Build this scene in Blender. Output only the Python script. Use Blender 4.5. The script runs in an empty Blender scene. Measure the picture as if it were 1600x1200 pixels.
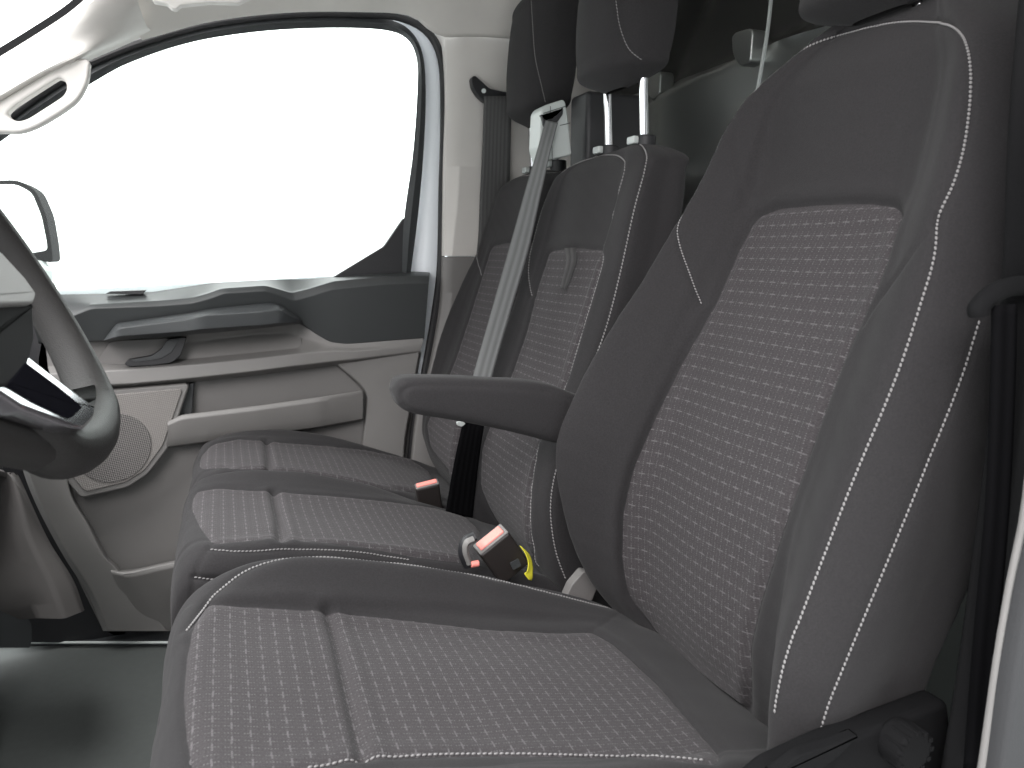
import bpy, bmesh, math, random
import numpy as np
from mathutils import Vector, Matrix

# ------------------------------------------------------------------ camera
C = bpy.context.scene
col = C.collection
F = 1150.0
YAW = math.radians(21.2); PITCH = math.radians(9.9)
CAM = np.array([0.0, 0.0, 1.0])
FW = np.array([math.sin(YAW)*math.cos(PITCH), math.cos(YAW)*math.cos(PITCH), -math.sin(PITCH)])
RT = np.array([math.cos(YAW), -math.sin(YAW), 0.0])
UP = np.array([math.sin(YAW)*math.sin(PITCH), math.cos(YAW)*math.sin(PITCH), math.cos(PITCH)])
cd = bpy.data.cameras.new('camera'); cam = bpy.data.objects.new('camera', cd); col.objects.link(cam)
cd.sensor_width = 36; cd.lens = F/1600*36; cd.clip_start = .02; cd.clip_end = 200
cd.dof.use_dof = True; cd.dof.focus_distance = 1.15; cd.dof.aperture_fstop = 9
cam.matrix_world = Matrix(((RT[0], UP[0], -FW[0], CAM[0]), (RT[1], UP[1], -FW[1], CAM[1]), (RT[2], UP[2], -FW[2], CAM[2]), (0, 0, 0, 1)))
C.camera = cam

# ------------------------------------------------------------------ light
w = bpy.data.worlds.new('World'); C.world = w; w.use_nodes = True
bg = w.node_tree.nodes['Background']; bg.inputs[0].default_value = (0.97, 1.0, 1.0, 1); bg.inputs[1].default_value = 3.0
# studio surroundings: bright white on the far side and ahead, dimmer behind the camera and low down
_nt = w.node_tree; _tc = _nt.nodes.new('ShaderNodeTexCoord'); _sp = _nt.nodes.new('ShaderNodeSeparateXYZ'); _nt.links.new(_tc.outputs['Generated'], _sp.inputs[0])
def _map(sock, a, b, c, d):
    m = _nt.nodes.new('ShaderNodeMapRange'); m.interpolation_type = 'SMOOTHSTEP'
    for i, v in enumerate((a, b, c, d)): m.inputs[i+1].default_value = v
    _nt.links.new(sock, m.inputs[0]); return m.outputs[0]
_a = _map(_sp.outputs[1], -.55, .25, .36, 1.0); _b = _map(_sp.outputs[2], -.45, .6, .25, 1.75)
_m = _nt.nodes.new('ShaderNodeMath'); _m.operation = 'MULTIPLY'; _nt.links.new(_a, _m.inputs[0]); _nt.links.new(_b, _m.inputs[1])
_c = _map(_sp.outputs[0], -.95, .1, .75, 1.0); _m3 = _nt.nodes.new('ShaderNodeMath'); _m3.operation = 'MULTIPLY'; _nt.links.new(_m.outputs[0], _m3.inputs[0]); _nt.links.new(_c, _m3.inputs[1])
_m2 = _nt.nodes.new('ShaderNodeMath'); _m2.operation = 'MULTIPLY'; _m2.inputs[1].default_value = 3.6; _nt.links.new(_m3.outputs[0], _m2.inputs[0]); _nt.links.new(_m2.outputs[0], bg.inputs[1])
def area(name, loc, target, sx, sy, power, color=(1, 1, 1)):
    l = bpy.data.lights.new(name, 'AREA'); l.shape = 'RECTANGLE'; l.size = sx; l.size_y = sy; l.energy = power; l.color = color
    o = bpy.data.objects.new(name, l); col.objects.link(o); o.location = loc
    o.rotation_euler = (Vector(target)-Vector(loc)).to_track_quat('-Z', 'Y').to_euler()
    return o
area('studio_softbox', (-1.05, -1.05, 2.35), (0.45, 0.8, 0.6), 1.4, 1.2, 95, (1, .94, .95))
area('overhead_fill', (-0.95, 1.0, 3.4), (0.15, 1.1, 0.4), 1.6, 2.2, 235, (1, .97, .97))  # unseen overhead lamp, added to brighten the up-facing cushions and floor
C.view_settings.view_transform = 'Standard'; C.view_settings.look = 'None'
C.view_settings.gamma = 1; C.view_settings.exposure = 0.0
C.render.engine = 'CYCLES'

# ------------------------------------------------------------------ survey helpers: a sight line met with a real plane of the cab
def sight(x, y): return FW + (x-800)/F*RT + (600-y)/F*UP
def W(x, y, Y): r = sight(x, y); return CAM + r*((Y-CAM[1])/r[1])
def WX(x, y, X): r = sight(x, y); return CAM + r*((X-CAM[0])/r[0])
def WZ(x, y, Z): r = sight(x, y); return CAM + r*((Z-CAM[2])/r[2])
def project(P):
    d = P-CAM; z = d@FW
    return np.stack([800+F*(d@RT)/z, 600-F*(d@UP)/z], -1), z

# ------------------------------------------------------------------ materials
def mat(name, colr, rough=.6, metal=0, bump=0, bscale=300, var=0, vscale=8, sheen=0, spec=.5, coat=0):
    m = bpy.data.materials.new(name); m.use_nodes = True
    nt = m.node_tree; b = nt.nodes['Principled BSDF']
    b.inputs['Base Color'].default_value = (*colr, 1); b.inputs['Roughness'].default_value = rough
    b.inputs['Metallic'].default_value = metal; b.inputs['Specular IOR Level'].default_value = spec
    b.inputs['Sheen Weight'].default_value = sheen; b.inputs['Coat Weight'].default_value = coat
    if sheen: b.inputs['Sheen Roughness'].default_value = .5
    tc = nt.nodes.new('ShaderNodeTexCoord')
    if bump:
        n = nt.nodes.new('ShaderNodeTexNoise'); n.inputs['Scale'].default_value = bscale; n.inputs['Detail'].default_value = 3
        nt.links.new(tc.outputs['Object'], n.inputs['Vector'])
        bp = nt.nodes.new('ShaderNodeBump'); bp.inputs['Strength'].default_value = bump; bp.inputs['Distance'].default_value = .0012
        nt.links.new(n.outputs['Fac'], bp.inputs['Height']); nt.links.new(bp.outputs['Normal'], b.inputs['Normal'])
    if var:
        n = nt.nodes.new('ShaderNodeTexNoise'); n.inputs['Scale'].default_value = vscale; n.inputs['Detail'].default_value = 6
        nt.links.new(tc.outputs['Object'], n.inputs['Vector'])
        r = nt.nodes.new('ShaderNodeMapRange'); r.inputs[1].default_value = .3; r.inputs[2].default_value = .7
        r.inputs[3].default_value = 1-var; r.inputs[4].default_value = 1+var
        nt.links.new(n.outputs['Fac'], r.inputs[0])
        mx = nt.nodes.new('ShaderNodeVectorMath'); mx.operation = 'SCALE'; mx.inputs[0].default_value = colr
        nt.links.new(r.outputs[0], mx.inputs['Scale']); nt.links.new(mx.outputs[0], b.inputs['Base Color'])
    return m

def weave(name, base, thread):
    m = bpy.data.materials.new(name); m.use_nodes = True; nt = m.node_tree; b = nt.nodes['Principled BSDF']
    b.inputs['Roughness'].default_value = .95; b.inputs['Specular IOR Level'].default_value = .2
    b.inputs['Sheen Weight'].default_value = .05; b.inputs['Sheen Roughness'].default_value = .5
    uv = nt.nodes.new('ShaderNodeUVMap'); sp = nt.nodes.new('ShaderNodeSeparateXYZ'); nt.links.new(uv.outputs[0], sp.inputs[0])
    def M(op, a, c=None, d=None):
        n = nt.nodes.new('ShaderNodeMath'); n.operation = op
        for i, q in enumerate((a, c, d)):
            if q is None: continue
            if isinstance(q, (int, float)): n.inputs[i].default_value = q
            else: nt.links.new(q, n.inputs[i])
        return n.outputs[0]
    # threads wander slightly
    nz = nt.nodes.new('ShaderNodeTexNoise'); nz.inputs['Scale'].default_value = 60; nz.inputs['Detail'].default_value = 2
    nt.links.new(uv.outputs[0], nz.inputs['Vector'])
    wob = M('MULTIPLY', M('SUBTRACT', nz.outputs['Fac'], .5), .0016)
    u = M('ADD', sp.outputs[0], wob); v = M('SUBTRACT', sp.outputs[1], wob)
    a = M('DIVIDE', v, .0170); row = M('FLOOR', a); fa = M('ABSOLUTE', M('SUBTRACT', M('FRACT', a), .5))
    bb = M('ADD', M('DIVIDE', u, .0222), M('MULTIPLY', row, .5)); fb = M('ABSOLUTE', M('SUBTRACT', M('FRACT', bb), .5))
    AND = lambda p, q: M('MULTIPLY', p, q)
    LT = lambda p, q: M('LESS_THAN', p, q)
    dash = AND(LT(fa, .055), LT(fb, .24))
    fb2 = M('ABSOLUTE', M('SUBTRACT', M('FRACT', M('MULTIPLY', bb, 2)), .5))
    fb0 = M('ABSOLUTE', M('SUBTRACT', M('FRACT', M('ADD', M('MULTIPLY', bb, 2), .5)), .5))
    fdv = LT(M('FRACT', M('DIVIDE', v, .0029)), .52)
    dots2 = AND(AND(AND(LT(fb0, .075), fdv), LT(fa, .40)), .8)
    stem = AND(AND(LT(fb, .03), LT(fa, .20)), .45)
    fdot = LT(M('FRACT', M('DIVIDE', u, .0031)), .5)
    dots = AND(AND(LT(fa, .05), fdot), .35)
    dots3 = AND(AND(LT(fb2, .07), fdv), .22)
    fine = AND(AND(LT(M('FRACT', M('DIVIDE', M('ADD', u, v), .0024)), .5), LT(M('FRACT', M('DIVIDE', M('SUBTRACT', u, v), .0024)), .5)), .10)
    tot = M('MAXIMUM', M('MAXIMUM', M('MAXIMUM', dash, stem), M('MAXIMUM', dots, dots2)), M('MAXIMUM', dots3, fine))
    n2 = nt.nodes.new('ShaderNodeTexNoise'); n2.inputs['Scale'].default_value = 900; n2.inputs['Detail'].default_value = 2
    nt.links.new(uv.outputs[0], n2.inputs['Vector'])
    tot = M('MULTIPLY', tot, M('MULTIPLY', n2.outputs['Fac'], 1.5))
    tot = M('MINIMUM', tot, 1.0)
    mx = nt.nodes.new('ShaderNodeMix'); mx.data_type = 'RGBA'; mx.inputs[6].default_value = (*base, 1); mx.inputs[7].default_value = (*thread, 1)
    nt.links.new(tot, mx.inputs[0])
    n3 = nt.nodes.new('ShaderNodeTexNoise'); n3.inputs['Scale'].default_value = 500; n3.inputs['Detail'].default_value = 3
    nt.links.new(uv.outputs[0], n3.inputs['Vector'])
    sc = nt.nodes.new('ShaderNodeVectorMath'); sc.operation = 'SCALE'
    nt.links.new(mx.outputs[2], sc.inputs[0]); nt.links.new(M('ADD', M('MULTIPLY', n3.outputs['Fac'], 1.2), .4), sc.inputs['Scale'])
    nt.links.new(sc.outputs[0], b.inputs['Base Color'])
    bp = nt.nodes.new('ShaderNodeBump'); bp.inputs['Strength'].default_value = .5; bp.inputs['Distance'].default_value = .001
    nt.links.new(M('ADD', tot, n3.outputs['Fac']), bp.inputs['Height']); nt.links.new(bp.outputs[0], b.inputs['Normal'])
    return m

M_ = {}
M_['fabric'] = mat('plain_fabric', (.0248, .0238, .0248), .95, bump=.45, bscale=900, var=.12, vscale=420, sheen=.05, spec=.12)
M_['weave'] = weave('patterned_fabric', (.0385, .0352, .0370), (.104, .098, .102))
M_['thread'] = mat('stitch_thread', (.20, .195, .195), .8)
M_['sill'] = mat('upper_trim_plastic', (.034, .037, .038), .48)
M_['dark'] = mat('dark_plastic', (.035, .038, .040), .48, bump=.5, bscale=1400, var=.05)
M_['dull'] = mat('dull_black_plastic', (.007, .007, .0075), .85, spec=.08, bump=.3, bscale=900)
M_['sillp'] = mat('sill_plastic', (.045, .046, .048), .8, spec=.08, bump=.4, bscale=700)
M_['black'] = mat('black_plastic', (.012, .012, .014), .5, bump=.3, bscale=900)
M_['rubber'] = mat('black_rubber', (.012, .012, .013), .55)
M_['grey'] = mat('grey_plastic', (.160, .155, .150), .5, bump=.4, bscale=1300, var=.04)
M_['greydk'] = mat('dark_grey_plastic', (.145, .140, .136), .55, bump=.4, bscale=1300, var=.04)
M_['dashgrey'] = mat('dashboard_grey_plastic', (.082, .077, .075), .7, bump=.4, bscale=1300, spec=.3)
M_['beige'] = mat('beige_trim', (.58, .56, .535), .7, bump=.25, bscale=900, var=.03)
M_['lining'] = mat('roof_lining_cloth', (.58, .56, .53), .95, bump=.4, bscale=1100, var=.04)
M_['white'] = mat('white_paint', (.82, .86, .90), .4)
M_['silver'] = mat('light_grey_plastic', (.42, .45, .44), .4)
M_['chrome'] = mat('chrome', (.85, .85, .88), .12, metal=1)
M_['steel'] = mat('painted_steel', (.33, .345, .335), .30, metal=.9, var=.05, vscale=2)
M_['steeldk'] = mat('dark_steel', (.022, .023, .022), .32, metal=.4)  # bulkhead steel above the fold, set darker than the panel below
M_['leather'] = mat('wheel_leather', (.017, .016, .0157), .5, bump=.6, bscale=900, spec=.22)
M_['gloss'] = mat('gloss_black', (.006, .006, .008), .5, spec=.0)
M_['red'] = mat('red_button', (.85, .27, .23), .5)
M_['brownish'] = mat('buckle_plastic', (.026, .022, .021), .45, bump=.3, bscale=900)
M_['yellow'] = mat('yellow_tag', (.80, .74, .05), .55)
M_['mat'] = mat('rubber_mat', (.048, .053, .051), .8, bump=.6, bscale=700, var=.06, vscale=60)
M_['grille'] = None
def ribbed(name, c, pitch, axis_uv=0, amp=.35):
    m = mat(name, c, .75); nt = m.node_tree; b = nt.nodes['Principled BSDF']
    uv = nt.nodes.new('ShaderNodeUVMap'); wv = nt.nodes.new('ShaderNodeTexWave')
    wv.bands_direction = 'X' if axis_uv == 0 else 'Y'; wv.inputs['Scale'].default_value = .314/pitch; wv.inputs['Distortion'].default_value = 0
    nt.links.new(uv.outputs[0], wv.inputs['Vector'])
    bp = nt.nodes.new('ShaderNodeBump'); bp.inputs['Strength'].default_value = amp; bp.inputs['Distance'].default_value = .001
    nt.links.new(wv.outputs['Fac'], bp.inputs['Height']); nt.links.new(bp.outputs[0], b.inputs['Normal'])
    r = nt.nodes.new('ShaderNodeMapRange'); r.inputs[3].default_value = .78; r.inputs[4].default_value = 1.15
    nt.links.new(wv.outputs['Fac'], r.inputs[0])
    sc = nt.nodes.new('ShaderNodeVectorMath'); sc.operation = 'SCALE'; sc.inputs[0].default_value = c
    nt.links.new(r.outputs[0], sc.inputs['Scale']); nt.links.new(sc.outputs[0], b.inputs['Base Color'])
    return m
M_['belt'] = ribbed('belt_webbing', (.115, .12, .12), .0095)
M_['beltdk'] = ribbed('dark_belt_webbing', (.055, .055, .055), .0095)
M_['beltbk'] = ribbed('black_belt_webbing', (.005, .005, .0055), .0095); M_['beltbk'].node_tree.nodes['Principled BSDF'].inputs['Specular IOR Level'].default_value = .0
def perforated(name, c, hole, pitch):
    m = mat(name, c, .55); nt = m.node_tree; b = nt.nodes['Principled BSDF']
    tc = nt.nodes.new('ShaderNodeTexCoord'); mp = nt.nodes.new('ShaderNodeMapping'); mp.inputs['Scale'].default_value = (1/pitch, 0, 1/pitch)
    mp.inputs['Rotation'].default_value = (0, math.radians(8), 0)
    nt.links.new(tc.outputs['Object'], mp.inputs[0])
    fr = nt.nodes.new('ShaderNodeVectorMath'); fr.operation = 'FRACTION'; nt.links.new(mp.outputs[0], fr.inputs[0])
    sb = nt.nodes.new('ShaderNodeVectorMath'); sb.operation = 'SUBTRACT'; sb.inputs[1].default_value = (.5, 0, .5); nt.links.new(fr.outputs[0], sb.inputs[0])
    ln = nt.nodes.new('ShaderNodeVectorMath'); ln.operation = 'LENGTH'; nt.links.new(sb.outputs[0], ln.inputs[0])
    rg = nt.nodes.new('ShaderNodeMapRange'); rg.inputs[1].default_value = .30; rg.inputs[2].default_value = .44; nt.links.new(ln.outputs[1], rg.inputs[0])
    mx = nt.nodes.new('ShaderNodeMix'); mx.data_type = 'RGBA'; mx.inputs[6].default_value = (*hole, 1); mx.inputs[7].default_value = (*c, 1)
    nt.links.new(rg.outputs[0], mx.inputs[0]); nt.links.new(mx.outputs[2], b.inputs['Base Color'])
    bp = nt.nodes.new('ShaderNodeBump'); bp.inputs['Strength'].default_value = .4; bp.inputs['Distance'].default_value = .001
    nt.links.new(rg.outputs[0], bp.inputs['Height']); nt.links.new(bp.outputs[0], b.inputs['Normal'])
    return m
M_['grille'] = perforated('speaker_cover', (.20, .19, .18), (.13, .12, .115), .0042)
M_['cone'] = perforated('speaker_holes', (.17, .16, .155), (.012, .012, .012), .0042)
def glass(name):
    m = bpy.data.materials.new(name); m.use_nodes = True; nt = m.node_tree; nt.nodes.clear()
    o = nt.nodes.new('ShaderNodeOutputMaterial'); t = nt.nodes.new('ShaderNodeBsdfTransparent'); g = nt.nodes.new('ShaderNodeBsdfGlossy')
    t.inputs[0].default_value = (.96, .98, .97, 1); g.inputs['Roughness'].default_value = .02
    f = nt.nodes.new('ShaderNodeFresnel'); f.inputs[0].default_value = 1.45; mx = nt.nodes.new('ShaderNodeMixShader')
    nt.links.new(f.outputs[0], mx.inputs[0]); nt.links.new(t.outputs[0], mx.inputs[1]); nt.links.new(g.outputs[0], mx.inputs[2]); nt.links.new(mx.outputs[0], o.inputs[0])
    return m
M_['glass'] = glass('window_glass')
M_['mirror'] = mat('mirror_glass', (.95, .97, .96), .03, metal=1)

# ------------------------------------------------------------------ object helpers
def thing(name, label, cat, loc=(0, 0, 0), group=None):
    o = bpy.data.objects.new(name, None); col.objects.link(o); o.location = loc; o.empty_display_size = .05
    o['label'] = label; o['category'] = cat
    if group: o['group'] = group
    return o
def wloc(o):
    v = Vector((0, 0, 0))
    while o: v += o.location; o = o.parent
    return v
def obj(name, V, Fc, m, parent=None, uv=None, bevel=0, smooth=True, sharp=35, seg=3, sub=0):
    me = bpy.data.meshes.new(name); off = np.array(wloc(parent)) if parent else np.zeros(3)
    V = np.asarray(V, float)-off
    me.from_pydata([tuple(v) for v in V], [], [tuple(int(i) for i in f) for f in Fc])
    if uv is not None:
        l = me.uv_layers.new(name='UVMap'); uv = np.asarray(uv, float)
        vi = np.zeros(len(me.loops), int); me.loops.foreach_get('vertex_index', vi)
        l.data.foreach_set('uv', uv[vi].ravel())
    me.materials.append(m)
    bm = bmesh.new(); bm.from_mesh(me); bmesh.ops.recalc_face_normals(bm, faces=bm.faces) if uv is None or bevel else None; bm.to_mesh(me); bm.free()
    if smooth:
        me.polygons.foreach_set('use_smooth', [True]*len(me.polygons))
        if sharp: me.set_sharp_from_angle(angle=math.radians(sharp))
    o = bpy.data.objects.new(name, me); col.objects.link(o); o.parent = parent
    if bevel:
        b = o.modifiers.new('bevel', 'BEVEL'); b.width = bevel; b.segments = seg; b.limit_method = 'ANGLE'; b.angle_limit = math.radians(32)
        b.use_clamp_overlap = False; b.miter_outer = 'MITER_ARC'
        if smooth: wn = o.modifiers.new('wn', 'WEIGHTED_NORMAL'); wn.keep_sharp = False; me.set_sharp_from_angle(angle=math.pi)
    return o
class MB:
    def __init__(s): s.V = []; s.F = []; s.U = []
    def add(s, V, Fc, U=None):
        n = len(s.V); s.V += [tuple(v) for v in V]; s.F += [tuple(i+n for i in f) for f in Fc]
        s.U += [tuple(u) for u in U] if U is not None else [(0, 0)]*len(V)
    def box(s, c, d, R=None):
        c = np.array(c, float); d = np.array(d, float)/2
        P = np.array([(x, y, z) for x in (-1, 1) for y in (-1, 1) for z in (-1, 1)])*d
        if R is not None: P = P@np.array(R).T
        s.add(P+c, [(0, 1, 3, 2), (4, 6, 7, 5), (0, 4, 5, 1), (2, 3, 7, 6), (0, 2, 6, 4), (1, 5, 7, 3)])
    def tube(s, P, r, n=12, closed=False, cap=True, flat=1.0, upv=None):
        P = [np.array(p, float) for p in P]; N = len(P); rings = []
        ref = None
        for i in range(N):
            a = P[(i-1) % N] if (closed or i > 0) else P[i]; b = P[(i+1) % N] if (closed or i < N-1) else P[i]
            t = b-a; t /= np.linalg.norm(t)+1e-9
            if ref is None: ref = np.array(upv, float) if upv is not None else (np.array([0, 0, 1.]) if abs(t[2]) < .9 else np.array([1., 0, 0]))
            nrm = ref-t*(ref@t); nrm /= np.linalg.norm(nrm)+1e-9; bn = np.cross(t, nrm); 
            if upv is None: ref = nrm
            rr = r[i] if hasattr(r, '__len__') else r
            rings.append([P[i]+rr*(math.cos(2*math.pi*k/n)*nrm+flat*math.sin(2*math.pi*k/n)*bn) for k in range(n)])
        V = [v for q in rings for v in q]; Fc = []
        for i in range(N if closed else N-1):
            j = (i+1) % N
            for k in range(n): Fc.append((i*n+k, i*n+(k+1) % n, j*n+(k+1) % n, j*n+k))
        if cap and not closed: Fc.append(tuple(range(n))[::-1]); Fc.append(tuple((N-1)*n+k for k in range(n)))
        s.add(V, Fc)
    def build(s, name, m, parent=None, **k): return obj(name, s.V, s.F, m, parent, **k)

def catmull(P, n, closed=False):
    P = np.asarray(P, float); N = len(P); out = []
    segs = N if closed else N-1
    for i in range(segs):
        g = (lambda k: P[k % N]) if closed else (lambda k: P[k] if 0 <= k < N else (2*P[0]-P[1] if k < 0 else 2*P[-1]-P[-2]))
        p0, p1, p2, p3 = g(i-1), g(i), g(i+1), g(i+2)
        for k in range(n):
            t = k/n; out.append(.5*((2*p1)+(-p0+p2)*t+(2*p0-5*p1+4*p2-p3)*t*t+(-p0+3*p1-3*p2+p3)*t**3))
    if not closed: out.append(P[-1])
    return np.array(out)
def resample(P, n=None, step=None):
    P = np.asarray(P, float); d = np.r_[0, np.cumsum(np.linalg.norm(np.diff(P, axis=0), axis=1))]
    if n is None: n = max(2, int(d[-1]/step)+1)
    s = np.linspace(0, d[-1], n); return np.stack([np.interp(s, d, P[:, k]) for k in range(P.shape[1])], -1)
def rounded(pts, r, n=5):                 # polygon with rounded corners
    P = [np.array(p, float) for p in pts]; out = []; N = len(P)
    for i in range(N):
        ri = r[i] if hasattr(r, '__len__') else r
        a, b, c = P[i-1], P[i], P[(i+1) % N]
        la, lc = np.linalg.norm(a-b), np.linalg.norm(c-b); q = min(ri, .45*la, .45*lc)
        if q < 1e-6: out.append(b); continue
        s, e = b+(a-b)/la*q, b+(c-b)/lc*q
        for k in range(n+1): t = k/n; out.append((1-t)**2*s+2*t*(1-t)*b+t*t*e)
    return np.array(out)
def slab(name, px, Y, th, m, parent, r=6, bevel=.004, seg=3, depth=None, **k):
    """panel with the given outline on the upright plane at Y, th thick towards the far side"""
    P = rounded([p[:2] for p in px], r)
    n = len(P); fr = np.array([W(x, y, Y) for x, y in P]); bk = fr+np.array([0, th, 0])
    if depth: fr[:, 1] += depth(fr[:, 0], fr[:, 2])
    V = np.vstack([fr, bk]); Fc = [tuple(range(n)), tuple(range(2*n-1, n-1, -1))]+[(i, (i+1) % n, n+(i+1) % n, n+i) for i in range(n)]
    return obj(name, V, Fc, m, parent, bevel=bevel, seg=seg, **k)
def loft(name, lines, m, parent, n=80, sub=1, bevel=.003, smoothline=True, thick=0, seg=3, curve=False):
    R = []
    for L in lines:
        P = np.array([W(*p) if len(p) == 3 else np.array(p[1:]) for p in L])
        if smoothline and len(P) > 2: P = catmull(P, 12)
        P = resample(P, n)
        if not smoothline:
            k_ = np.array([1, 2, 3, 2, 1])/9; Pp = np.pad(P, ((2, 2), (0, 0)), mode='reflect', reflect_type='odd'); P = np.stack([np.convolve(Pp[:, c], k_, 'valid') for c in range(3)], -1)
        R.append(P)
    R = np.array(R)
    if curve: R = catmull(R.reshape(len(R), -1), curve).reshape(-1, n, 3)
    k = len(R); V = R.reshape(-1, 3); Fc = [(i*n+j, i*n+j+1, (i+1)*n+j+1, (i+1)*n+j) for i in range(k-1) for j in range(n-1)]
    o = obj(name, V, Fc, m, parent, bevel=bevel, seg=seg)
    if thick:
        s = o.modifiers.new('solid', 'SOLIDIFY'); s.thickness = thick; s.offset = 0
        while o.modifiers[0].name != 'solid': 
            bpy.context.view_layer.objects.active = o; o.modifiers.move(len(o.modifiers)-1, 0)
    return o

# ------------------------------------------------------------------ upholstered surfaces
rng = np.random.RandomState(4)
WAVES = [(rng.normal(size=3)*s, rng.rand()*6.28, a) for s, a in [(14, 1), (14, 1), (25, .6), (25, .6), (45, .35), (45, .3), (80, .15)]]
class Surf:
    def __init__(s, net, closed, step=.0035, wrinkle=.0012):
        net = np.array(net, float); nT, nS, _ = net.shape
        def dens(A, closed, k):                       # A: [n, m, 3] interpolate along axis 0
            B = catmull(A.reshape(len(A), -1), k, closed).reshape(-1, A.shape[1], 3); return B
        A = dens(net, False, 24); A = dens(A.transpose(1, 0, 2), closed, 24).transpose(1, 0, 2)
        # re-space the fine grid evenly
        def respace(A, cl):
            if cl: A = np.concatenate([A, A[:1]], 0)
            L = np.linalg.norm(np.diff(A, axis=0), axis=2).mean(1); d = np.r_[0, np.cumsum(L)]
            n = int(d[-1]/step)+2; t = np.interp(np.linspace(0, d[-1], n), d, np.arange(len(d)))
            i = np.minimum(t.astype(int), len(A)-2); f = (t-i)[:, None, None]; B = A[i]*(1-f)+A[i+1]*f
            return B[:-1] if cl else B
        A = respace(A, False); A = respace(A.transpose(1, 0, 2), closed).transpose(1, 0, 2)
        s.P = A; s.closed = closed; s.normals()
        wv = sum(a*np.sin(s.P@k+ph) for k, ph, a in WAVES)
        s.P = s.P+s.N*(wv*wrinkle)[..., None]; s.stitch = MB(); s.normals(); s.base = s.P.copy(); s.inserts = []
        s.px, s.z = project(s.P)
    def normals(s):
        P = s.P
        du = np.gradient(P, axis=0)
        dv = (np.roll(P, -1, 1)-np.roll(P, 1, 1)) if s.closed else np.gradient(P, axis=1)
        n = np.cross(du, dv); n /= np.linalg.norm(n, axis=2)[..., None]+1e-12
        cen = P.reshape(-1, 3).mean(0)
        if s.closed:
            if ((P-cen)*n).sum(2).mean() < 0: n = -n
        s.N = n
    def flipto(s, v):
        if (s.N@np.array(v)).mean() < 0: s.N = -s.N
        s.flip = True
    def at(s, x, y):
        """grid coordinates of the visible spot met by a sight line"""
        d = np.hypot(s.px[..., 0]-x, s.px[..., 1]-y)
        away = ((s.P-CAM)*s.N).sum(2) > 0.0
        cost = d+away*1e3+(s.z-s.z.min())*6
        i, j = np.unravel_index(np.argmin(cost), cost.shape)
        nT, nS = d.shape; i0 = min(max(i, 1), nT-2); j0 = j if s.closed else min(max(j, 1), nS-2)
        a = (s.px[i0+1, j0]-s.px[i0-1, j0])/2; b = (s.px[i0, (j0+1) % nS]-s.px[i0, j0-1])/2
        M = np.array([[a[0], b[0]], [a[1], b[1]]]); r = np.array([x, y])-s.px[i0, j0]
        if abs(np.linalg.det(M)) < .5: return np.array([i, j], float)
        q = np.linalg.solve(M, r); q = np.clip(q, -1.5, 1.5)
        return np.array([i0+q[0], j0+q[1]])
    def ev(s, ij, A=None):
        A = s.P if A is None else A; nT, nS = A.shape[:2]
        i = min(max(ij[0], 0), nT-1.001); j = ij[1] % nS if s.closed else min(max(ij[1], 0), nS-1.001)
        a, b = int(i), int(j); f, g = i-a, j-b; b2 = (b+1) % nS
        return (1-f)*((1-g)*A[a, b]+g*A[a, b2])+f*((1-g)*A[a+1, b]+g*A[a+1, b2])
    def path(s, pix, smooth=True, step=2.0):
        P = catmull(pix, 10) if smooth and len(pix) > 2 else np.array(pix, float)
        P = resample(P, step=step); G = np.array([s.at(*p) for p in P])
        if s.closed:                                   # unwrap
            n = s.P.shape[1]
            for k in range(1, len(G)):
                while G[k, 1]-G[k-1, 1] > n/2: G[k, 1] -= n
                while G[k, 1]-G[k-1, 1] < -n/2: G[k, 1] += n
        K = np.ones(9)/9
        if len(G) > 14:
            Gp = np.pad(G, ((4, 4), (0, 0)), mode='reflect', reflect_type='odd'); G = np.stack([np.convolve(Gp[:, c], K, 'valid') for c in (0, 1)], -1)
        return G
    def extend(s, G, n, at=0):
        k = 25; d = (G[0]-G[k])/k if at == 0 else (G[-1]-G[-1-k])/k
        E_ = np.array([(G[0] if at == 0 else G[-1])+d*(i+1) for i in range(n)])
        return np.vstack([E_[::-1], G]) if at == 0 else np.vstack([G, E_])
    def groove(s, G, depth=.003, wd=.004, puff=0):
        L = resample(np.array([s.ev(g, s.base) for g in G]), step=.002)
        P = s.base.reshape(-1, 3); lo, hi = L.min(0)-.05, L.max(0)+.05
        m = ((P > lo) & (P < hi)).all(1); Q = P[m]; best = np.full(len(Q), 9.)
        for k in range(0, len(L), 64):
            best = np.minimum(best, np.linalg.norm(Q[:, None]-L[None, k:k+64], axis=2).min(1))
        d = -depth*np.exp(-(best/wd)**2)
        if puff: d += puff*np.exp(-((best-.016)/.010)**2)
        D = np.zeros(len(P)); D[m] = d
        s.P = s.P+s.N*D.reshape(s.P.shape[:2])[..., None]
    def seam(s, pix, depth=.0025, wd=.0035, puff=.0, **k): G = s.path(pix, **k); s.groove(G, depth, wd, puff); return G
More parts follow.
